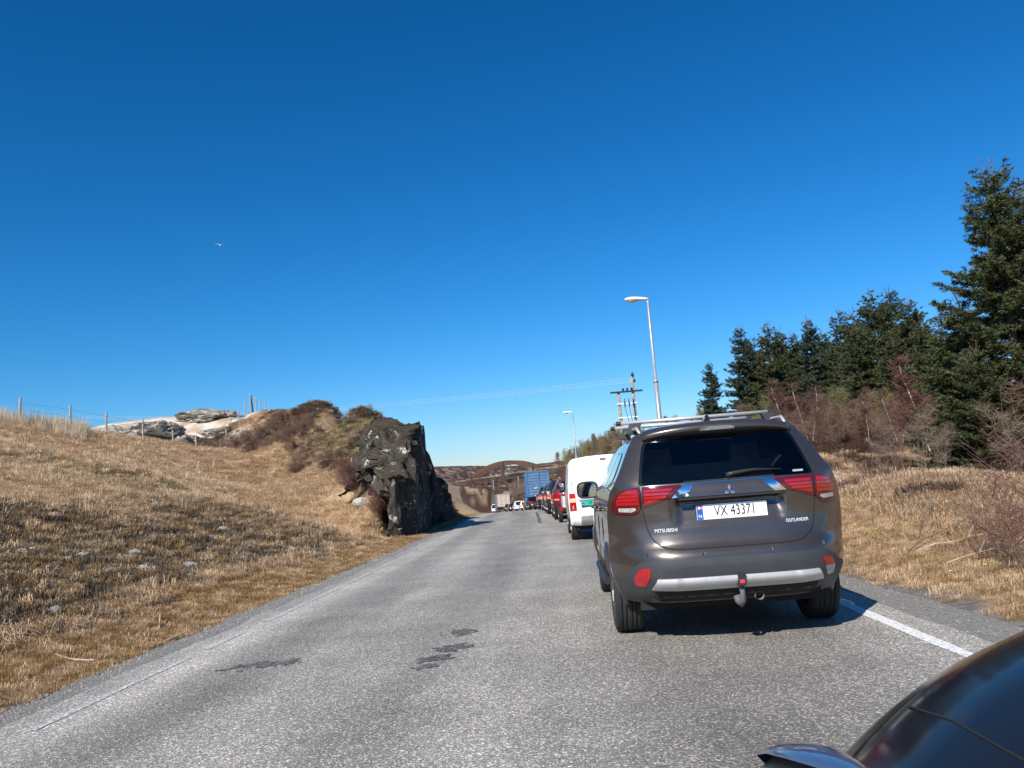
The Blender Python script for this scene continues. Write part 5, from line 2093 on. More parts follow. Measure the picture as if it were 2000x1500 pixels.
# ---- the dark car straight ahead
def hero():
    e = empty('dark_suv', (1.22, 6.33, 0), 0, 'dark taupe five-door off-road car with roof bars, rear towards the viewer', 'car')
    P = car_paint('taupe_paint', (.102, .089, .080), metal=.7, rough=.30, dust=.08)
    z = [.30, .36, .42, .50, .58, .66, .74, .82, .90, .98, 1.06, 1.14, 1.20, 1.28, 1.36, 1.44, 1.50, 1.55, 1.59, 1.615]
    w = [.78, .835, .865, .888, .90, .905, .903, .90, .90, .898, .888, .868, .835, .79, .75, .71, .678, .645, .60, .52]
    yr = [.20, .11, .06, .012, .0, .01, .075, .10, .11, .11, .10, .10, .13, .18, .235, .29, .33, .355, .375, .40]
    kr = [.30, .38, .42, .45, .46, .46, .38, .32, .30, .29, .28, .26, .18, .15, .14, .13, .13, .13, .13, .13]
    B = Body(4.66, z, w, yr, kr, 1.18, 3.0, 3.55, 1.06, p=4.6)

    def rec(x, zz):
        a = float(sstep(.43, .355, abs(x)) * sstep(.855, .885, zz) * sstep(1.075, 1.055, zz))
        shoulder = .030 * float(sstep(.57, .63, zz) * sstep(.78, .70, zz) * sstep(.75, .55, abs(x)))
        cheek = -.010 * math.exp(-((abs(x) - .70) / .05) ** 2 - ((zz - .79) / .07) ** 2)
        return a * (.018 + .045 * float(sstep(.88, 1.05, zz))) + shoulder * 0 + cheek
    B.recess = rec
    glass = rounded([(-.655, 1.185), (-.61, 1.40), (-.565, 1.545), (.565, 1.545), (.61, 1.40), (.655, 1.185)], [.03, .1, .07, .07, .1, .03])
    inner = [(x * .965, 1.2 + (zz - 1.2) * .96) for x, zz in glass]
    B.shell(P, e, wheels=(.93, 3.60), wr=.375, holes=(inner,), ny=110)
    # windows
    rw = panel('rear_window', glass, B.rear, .006, M_glass, e, thick=.006, h=.06)
    fr = panel('window_frit', [(-.66, 1.175), (-.616, 1.40), (-.572, 1.552), (.572, 1.552), (.616, 1.40), (.66, 1.175)], B.rear, .003, M_black, e, thick=.006, h=.05,
               holes=(inner,))
    panel('window_sticker', [(.50, 1.205), (.58, 1.205), (.58, 1.22), (.50, 1.22)], B.rear, .008, M_silver, rw, thick=.001)
    for sg in (-1, 1):
        sd = B.side(sg)
        for poly in ([(.66, 1.245), (.86, 1.215), (1.30, 1.205), (1.28, 1.46), (.95, 1.475), (.80, 1.43)], [(1.345, 1.205), (2.12, 1.20), (2.12, 1.49), (1.325, 1.48)],
                     [(2.20, 1.20), (3.28, 1.17), (3.12, 1.27), (2.80, 1.46), (2.20, 1.495)]):
            panel('side_window', rounded(poly, .04), sd, .006, M_dglass, e, thick=.010, h=.08, flip=sg < 0)
        b = MB()
        b.tube([(sg * (B.X(y_, zz) + .008), y_, zz) for y_, zz in ((.64, 1.235), (.85, 1.20), (1.3, 1.19), (2.2, 1.186), (3.2, 1.16))], .009, 6)
        b.build('chrome_strip', M_chrome, e)
        b = MB()                              # shut lines of the doors
        for y0 in (1.32, 2.16, 3.25):
            b.tube([(sg * (B.X(y0 + dy, zz) + .001), y0 + dy, zz) for dy, zz in ((0, 1.16), (0, .9), (0, .6), (0, .42))], .005, 4)
        b.build('shut_line', M_black, e)
        for y0 in (1.62, 2.5):
            b = MB()
            b.tube([(sg * (B.X(y0, .98) + .004), y0 - .1, .985), (sg * (B.X(y0, .98) + .045), y0 - .06, .99), (sg * (B.X(y0, .98) + .045), y0 + .06, .99), (sg * (B.X(y0, .98) + .004), y0 + .1, .985)], .013, 6)
            b.build('door_handle', P, e, smooth=True)
        for wy in (.93, 3.60):                # arch lips and wheels
            b = MB()
            pts = []
            for k in range(19):
                a = pi * (-.07 + 1.14 * k / 18)
                yy, zz = wy + cos(a) * .375, .35 + sin(a) * .375
                pts.append((sg * (B.X(yy, max(.31, zz)) - .004), yy, max(.27, zz)))
            b.tube(pts, .024, 6)
            b.build('wheel_arch', P, e, smooth=True)
            wheel(e, sg * .775, wy, .352, .225, sg, m=M_drim)
        b = MB()
        b.tube([(sg * .90, y_, .36) for y_ in np.linspace(1.42, 3.1, 6)], .035, 8)
        b.build('sill', M_black, e)
        mirror(e, sg * .965, 2.86, 1.165, sg)
        # tail lamps: inner half on the tailgate, outer half on the body
        S_ = (lambda q: q) if sg > 0 else sym
        inn = rounded(S_([(.335, 1.172), (.632, 1.178), (.640, 1.018), (.432, 1.078)]), .012)
        out = rounded(S_([(.648, 1.178), (.760, 1.168), (.835, 1.13), (.868, 1.06), (.862, .985), (.70, .970), (.655, 1.012)]), [.01, .03, .03, .03, .02, .03, .02])
        t = lens(e, 'tail_light', out, B.rear, .014, M_dred, flip=False)
        lens(t, 'red_lens', S_([(.668, 1.162), (.752, 1.152), (.805, 1.125), (.828, 1.075), (.828, 1.045), (.664, 1.045)]), B.rear, .018, M_red)
        for zz in (1.072, 1.098, 1.124):
            panel('lens_bar', S_([(.672, zz), (.82, zz - .004), (.82, zz + .001), (.672, zz + .005)]), B.rear, .021, M_dred, t, thick=.004)
        lens(t, 'clear_lens', rounded(S_([(.690, 1.022), (.815, 1.026), (.812, .998), (.722, .990), (.690, 1.004)]), .008), B.rear, .018, M_clear)
        t = lens(e, 'tail_light', inn, B.rear, .016, M_dred)
        lens(t, 'red_lens', S_([(.408, 1.150), (.622, 1.152), (.624, 1.042), (.470, 1.083)]), B.rear, .020, M_red)
        for k, zz in enumerate((1.075, 1.102, 1.128)):
            panel('lens_bar', S_([(.455 - k * .012, zz), (.622, zz), (.622, zz + .005), (.455 - k * .012, zz + .005)]), B.rear, .023, M_dred, t, thick=.004)
        panel('chrome_trim', rounded(S_([(.245, 1.170), (.330, 1.172), (.424, 1.078), (.335, 1.076)]), .006), B.rear, .026, M_chrome, e, thick=.02, h=.03)
        # reflectors in the bumper
        rp = rounded(S_([(.625, .575), (.705, .572), (.752, .495), (.735, .440), (.672, .432), (.640, .500)]), .014)
        panel('reflector_surround', [(x * 1.0 + (x - (sg * .69)) * .22, zz + (zz - .505) * .2) for x, zz in rp], B.rear, .008, M_black, e, thick=.02, h=.03)
        if sg < 0:
            lens(e, 'reflector', rp, B.rear, .016, M_red)
        else:
            lens(e, 'reflector', rounded([(.625, .575), (.705, .572), (.742, .512), (.645, .512)], .012), B.rear, .016, M_red)
            lens(e, 'reverse_light', rounded([(.645, .508), (.744, .508), (.735, .440), (.672, .432)], .014), B.rear, .016, M_clear)
        for xx, zz in ((.645, .672), (.245, .662)):
            yy = B.R(xx, zz)
            b = MB()
            b.lathe([(.014, -.004), (.014, .0), (.010, .001)], (sg * xx, yy - .001, zz), 'y', 14)
            s_ = b.build('parking_sensor', M_chrome, e)
            b = MB()
            b.lathe([(.001, -.003), (.009, -.003)], (sg * xx, yy - .002, zz), 'y', 12)
            b.build('sensor_face', P, s_)
        # roof rail and cross bars' feet
        b = MB()
        b.tube([(sg * .575, .50, 1.60), (sg * .585, .62, 1.648), (sg * .585, 1.6, 1.675), (sg * .575, 2.7, 1.655), (sg * .56, 2.85, 1.60)], [.010, .014, .014, .014, .010], 8)
        b.build('roof_rail', M_silver, e, smooth=True)
    # tailgate
    tg = rounded([(-.645, 1.180), (-.640, 1.02), (-.612, .85), (-.575, .765), (-.50, .715), (-.40, .702), (.40, .702), (.50, .715), (.575, .765), (.612, .85), (.640, 1.02), (.645, 1.180)],
                 [.01, .01, .08, .05, .04, .05, .05, .04, .05, .08, .01, .01])
    panel('tailgate_gap', [(x * 1.011, .70 + (zz - .70) * 1.0 - .007 * (zz < .9)) for x, zz in tg], B.rear, .0015, M_under, e, thick=.002, h=.04)
    g = panel('tailgate', tg, B.rear, .007, P, e, thick=.006, h=.022)
    gar = rounded([(-.335, 1.076), (-.245, 1.170), (.245, 1.170), (.335, 1.076)], .01)
    panel('garnish', gar, lambda u, v, o: B.rear(u, v, o + .018 * float(sstep(1.17, 1.08, v))), .022, P, g, thick=.03, h=.03)
    panel('chrome_edge', [(-.33, 1.170), (.33, 1.170), (.33, 1.179), (-.33, 1.179)], B.rear, .026, M_chrome, g, thick=.01)
    # three-diamond emblem
    yy = B.R(0, 1.1) - .046
    for k, a in enumerate((pi / 2, pi / 2 + 2 * pi / 3, pi / 2 - 2 * pi / 3)):
        cx, cz = .005, 1.104
        ux, uz = cos(a), sin(a)
        s_ = .0235
        tip = (cx + ux * s_ * 2 * .866 * 1.155, cz + uz * s_ * 2 * .866 * 1.155)
        l = (cx + ux * s_ * 1.0 - uz * s_ * .56, cz + uz * s_ * 1.0 + ux * s_ * .56)
        r_ = (cx + ux * s_ * 1.0 + uz * s_ * .56, cz + uz * s_ * 1.0 - ux * s_ * .56)
        m_ = (cx + ux * s_, cz + uz * s_)
        V = [(cx, yy, cz), (l[0], yy, l[1]), (tip[0], yy, tip[1]), (r_[0], yy, r_[1]), (m_[0], yy - .004, m_[1]),
             (cx, yy + .012, cz), (l[0], yy + .012, l[1]), (tip[0], yy + .012, tip[1]), (r_[0], yy + .012, r_[1])]
        obj('emblem', mesh('emblem', V, [(0, 1, 4), (1, 2, 4), (2, 3, 4), (3, 0, 4), (0, 5, 6, 1), (1, 6, 7, 2), (2, 7, 8, 3), (3, 8, 5, 0)], M_chrome), g)
    text('badge', 'MITSUBISHI', .037, M_letter, g, (-.485, .010, .842), sx=.90, ext=.002, wrap=B.rear)
    text('badge', 'OUTLANDER', .034, M_letter, g, (.482, .010, .850), sx=.86, ext=.002, wrap=B.rear)
    pl = number_plate(e, .015, B.R(0, .95) - .016, .951, 'VX 43371', tilt=-.06, frame='\u25a0\u25a0 70 70 70    www.svinesen-auto.no    \u25b2 \u25cf', size=.108, sx=.70)
    b = MB()
    b.box((.0, B.R(0, 1.05) - .05, 1.064), (.76, .10, .016))
    b.build('handle_ledge', M_black, g)
    # lower bumper and skid strip
    cl = rounded([(-.83, .345), (-.885, .50), (-.80, .535), (-.742, .585), (-.665, .632), (.665, .632), (.742, .585), (.80, .535), (.888, .50), (.80, .305), (-.80, .305)],
                 [.01, .02, .05, .06, .06, .06, .06, .05, .02, .01, .02])
    M_clad = mat('grey_bumper_plastic', (.040, .045, .050), rough=.55, var=.15, scale=6)
    panel('lower_bumper', cl, B.rear, .010, M_clad, e, thick=.014, h=.03)
    ar = rounded([(-.575, .490), (-.535, .545), (-.43, .566), (.43, .566), (.535, .545), (.575, .490)], [.02, .05, .08, .08, .05, .02])
    panel('bumper_inset', ar, B.rear, .016, M_clad, e, thick=.010, h=.04)
    sk = rounded([(-.585, .497), (.585, .497), (.630, .410), (.40, .400), (-.40, .400), (-.630, .410)], [.006, .006, .01, .02, .02, .01])
    panel('skid_strip', sk, lambda u, v, o: B.rear(u, v, o + .026 * float(sstep(.497, .468, v)) - .02 * float(sstep(.45, .40, v)) + .012 * float(sstep(.40, .46, abs(u)))), .018, M_silver, e, thick=.03, h=.016)
    panel('lower_lip', [(-.60, .395), (.60, .395), (.56, .312), (-.56, .312)], B.rear, .013, M_under, e, thick=.01, h=.04)
    # tow hook, socket, exhaust
    b = MB()
    b.box((.008, .0, .462), (.055, .06, .085))
    k_ = b.build('tow_hook', M_black, e)
    b = MB()
    b.box((.006, -.032, .452), (.034, .006, .026))
    b.build('tow_hook_label', M_rink, k_)
    b = MB()
    b.tube([(.008, .03, .43), (.008, .015, .37), (.008, .02, .315), (.0, .05, .285), (-.012, .085, .30), (-.018, .10, .335)], [.018, .019, .022, .025, .028, .029], 10)
    b.build('hook_neck', mat('grey_rubber_cap', (.11, .11, .11), rough=.7), k_, smooth=True)
    b = MB()
    b.lathe([(.034, -.03), (.036, .0), (.036, .25), (.030, .25), (.030, -.028)], (.150, .14, .325), 'y', 16)
    b.build('exhaust', M_silver, e, smooth=True)
    b = MB()
    b.box((0, 2.2, .30), (1.4, 3.7, .12))
    b.box((.0, .42, .36), (1.25, .40, .10))
    b.tube([(-.55, .95, .34), (.55, .95, .34)], .06, 8)
    b.build('underbody', M_under, e)
    # wiper, brake lamp, spoiler, fin, bars
    b = MB()
    b.tube([(.0, B.R(0, 1.215) - .03, 1.215), (.05, B.R(.05, 1.22) - .035, 1.228), (.20, B.R(.2, 1.24) - .03, 1.243), (.42, B.R(.42, 1.235) - .015, 1.232)], [.022, .018, .012, .006], 6)
    b.build('rear_wiper', M_black, e, smooth=True)
    V, F = [], []
    xs = np.linspace(-.575, .575, 25)
    for x in xs:
        q = .10 * (abs(x) / .575) ** 3
        dz = .022 * (1 - (x / .575) ** 2)
        for (yy, zz) in ((.40, 1.532), (.300, 1.548), (.275, 1.574), (.315, 1.610), (.60, 1.640)):
            V.append((x, yy + q, zz + dz - .02 * (abs(x) / .575) ** 4))
    n = 5
    for i in range(len(xs) - 1):
        for k in range(n - 1):
            F.append((i * n + k, (i + 1) * n + k, (i + 1) * n + k + 1, i * n + k + 1))
    F += [tuple(range(n)), tuple(range((len(xs) - 1) * n, len(xs) * n))[::-1]]
    me = mesh('roof_spoiler', V, F, P)
    for p in me.polygons:
        p.use_smooth = len(p.vertices) == 4
    sp = obj('roof_spoiler', me, e)
    V, F = [], []
    for x in np.linspace(-.135, .135, 9):
        dz = .020 * (1 - (x / .575) ** 2)
        zt = .028 * (1 - (abs(x) / .15) ** 6)
        V += [(x, .292, 1.556 + dz - .004), (x, .268, 1.556 + dz - .004 + zt)]
    for i in range(8):
        F.append((2 * i, 2 * i + 2, 2 * i + 3, 2 * i + 1))
    obj('brake_light', mesh('brake_light', V, F, mat('clear_brake_lens', (.62, .60, .55), rough=.25, coat=.8, var=.35, scale=90)), sp)
    b = MB()
    b.add([(-.035, .70, 1.645), (.035, .70, 1.645), (.025, .92, 1.655), (-.025, .92, 1.655), (-.010, .665, 1.715), (.010, .665, 1.715), (.004, .78, 1.712), (-.004, .78, 1.712)],
          [(0, 1, 5, 4), (1, 2, 6, 5), (2, 3, 7, 6), (3, 0, 4, 7), (4, 5, 6, 7)])
    b.build('roof_aerial', P, e)
    for y_, zz in ((.98, 1.722), (1.82, 1.735)):
        b = MB()
        b.tube([(-.70, y_, zz), (.585, y_, zz)], .0165, 10)
        br_ = b.build('roof_bar', M_silver, e, smooth=True)
        for sx in (-1, 1):
            b = MB()
            xx = -.0575 + sx * .645
            b.tube([(xx - .02, y_, zz), (xx + .02, y_, zz)], .019, 10)
            b.build('end_cap', M_black, br_)
            b = MB()
            b.add([(sx * .60 - .05, y_ - .05, 1.625), (sx * .60 + .05, y_ - .05, 1.615), (sx * .60 + .05, y_ + .05, 1.615), (sx * .60 - .05, y_ + .05, 1.625),
                   (sx * .555 - .05, y_ - .03, zz - .008), (sx * .555 + .05, y_ - .03, zz - .008), (sx * .555 + .05, y_ + .03, zz - .008), (sx * .555 - .05, y_ + .03, zz - .008)],
                  [(3, 2, 1, 0), (4, 5, 6, 7), (0, 1, 5, 4), (1, 2, 6, 5), (2, 3, 7, 6), (3, 0, 4, 7)])
            b.build('bar_foot', M_black, br_)
    # inside: load cover, rear seat and head rests
    M_seat = mat('beige_seat_fabric', (.48, .43, .37), rough=.9, var=.2)
    b = MB()
    b.box((0, 1.22, 1.02), (1.18, .16, .62))
    st = b.build('rear_seat', M_seat, e)
    for xx in (-.38, .38):
        b = MB()
        b.box((xx, 1.23, 1.40), (.27, .10, .17), taper=.85)
        b.build('head_rest', M_seat, st)
    for xx in (-.38, .38):
        b = MB()
        b.box((xx, 2.15, 1.16), (.52, .14, .72), taper=.9)
        b.box((xx, 2.15, 1.56), (.25, .10, .14))
        b.build('front_seat', M_under, e)
    b = MB()
    b.box((.0, .75, .80), (1.16, .9, .05))
    b.box((.12, .86, 1.0), (.72, .45, .38))
    b.build('load', mat('grey_load', (.30, .26, .22), rough=.9, var=.2), e)
    return e


hero()


def generic(name, loc, rz, label, style, paint, lit=False, plate=None, group='cars queueing on the road', rx=0.0, roofh=1.46, L=4.4, hw=.89, rails=False):
    e = empty(name, loc, rz, label, 'car', group, rx=rx)
    k = roofh / 1.615
    kb = (.62 * k + .38)
    z0 = np.array([.28, .34, .42, .50, .58, .66, .74, .82, .90, .98, 1.04, 1.12, 1.22, 1.32, 1.42, 1.50, 1.56, 1.60, 1.615])
    belt0 = 1.04
    beltn = .93 if roofh < 1.55 else 1.04
    z = np.where(z0 <= belt0, .28 + (z0 - .28) * (beltn - .28) / (belt0 - .28), beltn + (z0 - belt0) * (roofh - beltn) / (1.615 - belt0))
    w = np.array([.78, .84, .87, .885, .895, .90, .90, .90, .895, .885, .87, .835, .79, .745, .70, .665, .63, .58, .50]) * hw / .90
    sl = {'hatch': .55, 'suv': .34, 'wagon': .40, 'van': .14}[style]
    yr = np.array([.18, .10, .05, .0, .0, .02, .07, .09, .09, .09, .10] + [.10 + sl * q for q in (.1, .3, .5, .7, .85, .95, 1.0, 1.05)])
    kr = np.array([.3, .36, .4, .42, .42, .40, .34, .3, .28, .26, .24, .2, .16, .14, .13, .12, .12, .12, .12])
    B = Body(L, z, w, yr, kr, beltn, L * .66, L * .80, beltn + .02, nose=.66)
    rw_ = [(-.66, beltn + .02), (-.60, beltn + (roofh - beltn) * .5), (-.53, roofh - .08), (.53, roofh - .08), (.60, beltn + (roofh - beltn) * .5), (.66, beltn + .02)]
    rw_ = [(x * hw / .9, zz) for x, zz in rw_]
    B.shell(paint, e, wheels=(.80, L - .85), wr=.36, ny=60)
    panel('rear_window', rounded(rw_, .05), B.rear, .006, M_dglass, e, thick=.01, h=.09)
    zb, zt = beltn + .03, roofh - .11
    for sg in (-1, 1):
        for poly in ([(.80, zb + .04), (1.35, zb), (1.35, zt), (1.0, zt - .02)], [(1.42, zb), (2.2, zb), (2.2, zt + .01), (1.42, zt)], [(2.28, zb), (L * .74, zb), (L * .655, zt - .03), (2.28, zt + .01)]):
            panel('side_window', rounded(poly, .04), B.side(sg), .006, M_dglass, e, thick=.01, h=.12, flip=sg < 0)
        Sx = (lambda q: q) if sg > 0 else sym
        hi = beltn + .02
        t = lens(e, 'tail_light', rounded(Sx([(.60 * hw / .9, hi - .02), (.78 * hw / .9, hi - .03), (.862 * hw / .9, hi - .10), (.868 * hw / .9, hi - .27), (.66 * hw / .9, hi - .27)]), .03), B.rear, .012, M_lit if lit else M_red)
        lens(t, 'clear_lens', Sx([(.67 * hw / .9, hi - .20), (.85 * hw / .9, hi - .20), (.85 * hw / .9, hi - .25), (.67 * hw / .9, hi - .25)]), B.rear, .016, M_clear)
        for wy in (.80, L - .85):
            wheel(e, sg * (hw - .115), wy, .325, .21, sg, spokes=7)
        if rails:
            b = MB()
            b.tube([(sg * .55, .6, roofh - .01), (sg * .56, .8, roofh + .05), (sg * .56, 2.5, roofh + .05), (sg * .54, 2.7, roofh - .01)], .018, 6)
            b.build('roof_rail', M_silver, e)
        mirror(e, sg * (hw + .08), L * .64, beltn + .06, sg, .2, .15)
    panel('lower_bumper', rounded([(-.86, .31), (-.87, .50), (.87, .50), (.86, .31)], .04) if hw > .88 else [(-.8, .31), (-.8, .5), (.8, .5), (.8, .31)], B.rear, .008, M_black, e, thick=.012, h=.06)
    panel('tailgate_gap', rounded([(-.62, beltn), (-.60, .62), (.60, .62), (.62, beltn)], .05), B.rear, .002, M_under, e, thick=.002, h=.06)
    panel('tailgate', rounded([(-.612, beltn + .006), (-.592, .628), (.592, .628), (.612, beltn + .006)], .05), B.rear, .006, paint, e, thick=.004, h=.05)
    number_plate(e, 0, B.R(0, .78) - .02, .78, plate or 'SV 51984')
    b = MB()
    b.box((0, L / 2, .27), (1.4, L - .7, .12))
    b.build('underbody', M_under, e)
    return e, B


# ---- white van in front of the dark car
def van():
    y0 = 18.55
    cx = .99
    e = empty('white_van', (cx, y0, 0), radians(1.2), 'white delivery van with a green number plate and closed rear doors', 'van')
    P = mat('white_van_paint', (.80, .80, .79), rough=.3, coat=.6, var=.04, scale=3)
    z = [.33, .40, .46, .52, .56, .62, .75, .9, 1.05, 1.2, 1.35, 1.5, 1.62, 1.70, 1.75, 1.785, 1.80]
    w = [.80, .86, .885, .895, .895, .895, .90, .90, .895, .885, .868, .848, .83, .81, .785, .74, .66]
    yr = [.08, .02, .0, .0, .0, .05, .06, .065, .075, .09, .11, .13, .15, .165, .18, .20, .23]
    kr = [.22, .24, .25, .25, .25, .16, .13, .12, .12, .11, .10, .10, .10, .10, .10, .10, .10]
    B = Body(4.28, z, w, yr, kr, 1.08, 2.75, 3.45, 1.05, nose=.75, p=6, crown=.03)
    B.shell(P, e, wheels=(.78, 3.44), wr=.36, ny=60)
    for x0, x1 in ((-.80, .095), (.105, .80)):
        d = panel('rear_door', rounded([(x0, .545), (x0, 1.45), (x0 + (.06 if x0 < 0 else 0), 1.70), (x1 - (.06 if x0 > 0 else 0), 1.70), (x1, 1.45), (x1, .545)], .03), B.rear, .010, P, e, thick=.012, h=.05)
        ins = [(x0 + .09, 1.05), (x0 + .13, 1.60), (x1 - .07, 1.60), (x1 - .07, 1.05)]
        panel('door_pressing', rounded(ins, .06), B.rear, .020, P, d, thick=.012, h=.05)
        ins = [(x0 + .16, .60), (x0 + .16, .70), (x1 - .07, .70), (x1 - .07, .60)]
        panel('door_pressing', rounded(ins, .03), B.rear, .020, P, d, thick=.012, h=.05)
    b = MB()
    b.tube([B.rear(.10, zz, .008) for zz in np.linspace(.55, 1.71, 9)], .006, 4)
    b.build('shut_line', M_under, e)
    for sg in (-1, 1):
        Sx = (lambda q: q) if sg > 0 else sym
        t = lens(e, 'tail_light', rounded(Sx([(.745, 1.035), (.878, 1.035), (.884, .655), (.735, .655)]), .02), B.rear, .014, M_red)
        lens(t, 'amber_lens', Sx([(.745, .925), (.874, .925), (.876, .84), (.742, .84)]), B.rear, .018, M_amber)
        for zz in (.72, 1.25):
            b = MB()
            b.lathe([(.013, -.03), (.015, 0), (.013, .05)], (sg * .805, B.R(.805, zz) - .012, zz), 'z', 8)
            b.build('hinge', M_silver, e)
        for wy in (.78, 3.44):
            wheel(e, sg * .78, wy, .325, .21, sg, spokes=7)
        panel('side_window', [(2.5, 1.12), (3.3, 1.10), (2.85, 1.52), (2.5, 1.56)], B.side(sg), .006, M_dglass, e, thick=.01, h=.1, flip=sg < 0)
        mirror(e, sg * 1.0, 2.9, 1.2, sg, .2, .2)
    M_vb = mat('grey_van_bumper', (.22, .22, .215), rough=.6, var=.1)
    panel('bumper', rounded([(-.885, .345), (-.892, .535), (.892, .535), (.885, .345)], .03), B.rear, .012, P, e, thick=.014, h=.05)
    panel('bumper_step', rounded([(-.66, .335), (-.66, .535), (.66, .535), (.66, .335)], .03), B.rear, .024, M_vb, e, thick=.014, h=.05)
    panel('brake_light', rounded([(-.145, 1.722), (-.015, 1.722), (-.015, 1.755), (-.145, 1.755)], .01), B.rear, .018, mat('dull_red_lens', (.22, .02, .02), rough=.3, coat=.5), e, thick=.02)
    panel('handle_ledge', [(-.68, .875), (-.10, .875), (-.10, .915), (-.68, .915)], B.rear, .045, M_silver, e, thick=.04)
    number_plate(e, -.36, B.R(-.36, .80) - .03, .805, 'VF 8899', green=True, size=.105, sx=.82)
    b = MB()
    b.box((0, 2.1, .30), (1.5, 3.6, .14))
    b.build('underbody', M_under, e)


van()

PM = car_paint('maroon_paint', (.16, .018, .022), metal=.3)
PD = car_paint('graphite_paint', (.045, .048, .052), metal=.5)
PN = car_paint('navy_paint', (.03, .05, .085), metal=.5)
PS = car_paint('silver_paint', (.45, .45, .45), metal=.6)
PB = car_paint('bronze_paint', (.16, .13, .10), metal=.6)
PW = mat('white_paint_car', (.80, .80, .79), rough=.3, coat=.7, var=.03)
PK = car_paint('black_paint', (.018, .018, .02), metal=.2)
Q = 'cars queueing on the road'


def stand(px_left, Y, hw):
    x = float(at(px_left, 960, Y)[0]) + hw
    return (x, Y, float(roadz(Y)))


def slope(Y):
    return math.atan2(float(roadz(Y + 2)) - float(roadz(Y - 2)), 4)


for px, Y, nm, lab, st, pt, lit, rh, L_, rails, pl in [
        (1079, 30.6, 'red_estate', 'maroon estate car just beyond the white van with a small trailer', 'wagon', PM, False, 1.47, 4.5, True, 'SU 70218'),
        (1066, 38.0, 'grey_car', 'dark grey car with glowing brake lights ahead of the maroon one', 'hatch', PD, True, 1.50, 4.4, False, 'SV 33810'),
        (1059, 46.5, 'blue_car', 'dark blue car tucked between the grey car and the blue truck', 'hatch', PN, False, 1.46, 4.3, False, 'RJ 40662'),
        (1049, 57.0, 'black_car', 'black car with lit brake lights right behind the blue truck', 'hatch', PK, True, 1.47, 4.3, False, 'SR 21907')]:
    generic(nm, stand(px, Y, .89), heading(Y), lab, st, pt, lit, pl, Q, slope(Y), rh, L_, .89, rails)
for px, Y, nm, lab, st, pt, rh, L_, hd in [
        (1022, 118.0, 'bronze_car', 'bronze car whose roof shows left of the blue truck', 'suv', PB, 1.62, 4.5, 0), (1014, 134.0, 'white_car', 'white hatchback next to the bronze car', 'hatch', PW, 1.5, 4.2, 0),
        (1002, 146.0, 'white_suv', 'white off-road car with dark rear window behind the silver truck', 'suv', PW, 1.75, 4.7, 0),
        (991, 154.0, 'black_car', 'small black car left of the white off-road car', 'hatch', PK, 1.5, 4.2, 0), (983, 160.5, 'grey_car', 'dark grey car right behind the silver truck', 'hatch', PD, 1.5, 4.2, 0)]:
    generic(nm, stand(px, Y, .89), heading(Y), lab, st, pt, False, None, Q, slope(Y), rh, L_, .89)
generic('white_van', stand(955, 184, .85), heading(184) - .55, 'tiny white van at the far left end of the queue', 'van', PW, False, None, Q, slope(184), 1.95, 4.6, .92)

# small trailer with pale sides behind the maroon car
x0, y0, z0 = .52, 27.9, 0.0
e = empty('trailer', (x0, y0, z0), heading(28), 'small trailer with pale boards behind the maroon car', 'trailer')
M_board = mat('pale_boards', (.56, .55, .50), rough=.7, var=.2, scale=6)
for k in range(3):
    b = MB()
    b.box((0, .0, .56 + k * .125), (1.12, .03, .115))
    b.build('tail_board', M_board, e)
for sg in (-1, 1):
    b = MB()
    b.box((sg * .56, .82, .68), (.03, 1.6, .36))
    b.build('side_board', M_board, e)
    wheel(e, sg * .66, .85, .27, .15, sg, 6)
    b = MB()
    b.box((sg * .62, -.02, .47), (.12, .03, .09))
    b.build('tail_light', M_red, e)
b = MB()
b.box((0, .82, .47), (1.1, 1.64, .06))
b.tube([(0, 1.6, .45), (0, 2.75, .43)], .035, 8)
b.build('chassis', M_under, e)
number_plate(e, .25, -.05, .62, 'KL 2', w=.42)


# ---- box trucks
def truck(name, px_left, Y, label, m_rear, m_side, floor, hbox, Lb, m_rib, nribs, vposts, width=2.5):
    x = float(at(px_left, 960, Y)[0]) + width / 2
    e = empty(name, (x, Y, float(roadz(Y))), heading(Y), label, 'truck', rx=slope(Y))
    b = MB()
    b.box((0, Lb / 2, floor + hbox / 2), (width, Lb, hbox))
    b.build('box', m_side, e)
    b = MB()
    b.box((0, -.011, floor + hbox / 2), (width - .10, .02, hbox - .10))
    dr = b.build('rear_wall', m_rear, e)
    for k in range(nribs):
        b = MB()
        b.box((0, -.045, floor + .18 + (hbox - .36) * k / (nribs - 1)), (width - .16, .05, .075))
        b.build('rib', m_rib, dr)
    for xx in vposts:
        b = MB()
        b.box((xx, -.075, floor + hbox / 2), (.13, .06, hbox - .02))
        b.build('corner_post', m_rib, e)
    for zz in (floor + .05, floor + hbox - .05):
        b = MB()
        b.box((0, -.06, zz), (width + .01, .09, .12))
        b.build('cross_beam', m_rib, e)
    b = MB()
    b.box((0, Lb / 2 + .6, floor - .16), (.9, Lb + 1.6, .28))
    b.box((0, .22, floor - .62), (2.3, .12, .14))
    b.build('chassis', M_under, e)
    for sg in (-1, 1):
        for wy in (1.4, 2.7, Lb + .8):
            wheel(e, sg * (width / 2 - .2), wy, .50, .34, sg, 8, .55)
        b = MB()
        b.box((sg * .95, .14, floor - .60), (.32, .05, .16))
        b.build('tail_light', M_red, e)
        b = MB()
        b.box((sg * 1.0, 1.9, floor - .5), (.5, .02, .5))
        b.build('mudguard', M_black, e)
    number_plate(e, .2, .13, floor - .62, 'LH 1', w=.5)
    b = MB()
    b.box((0, Lb + 1.25, floor + .65), (2.35, 1.7, 2.2), taper=.93)
    b.build('cab', m_side, e)
    return e


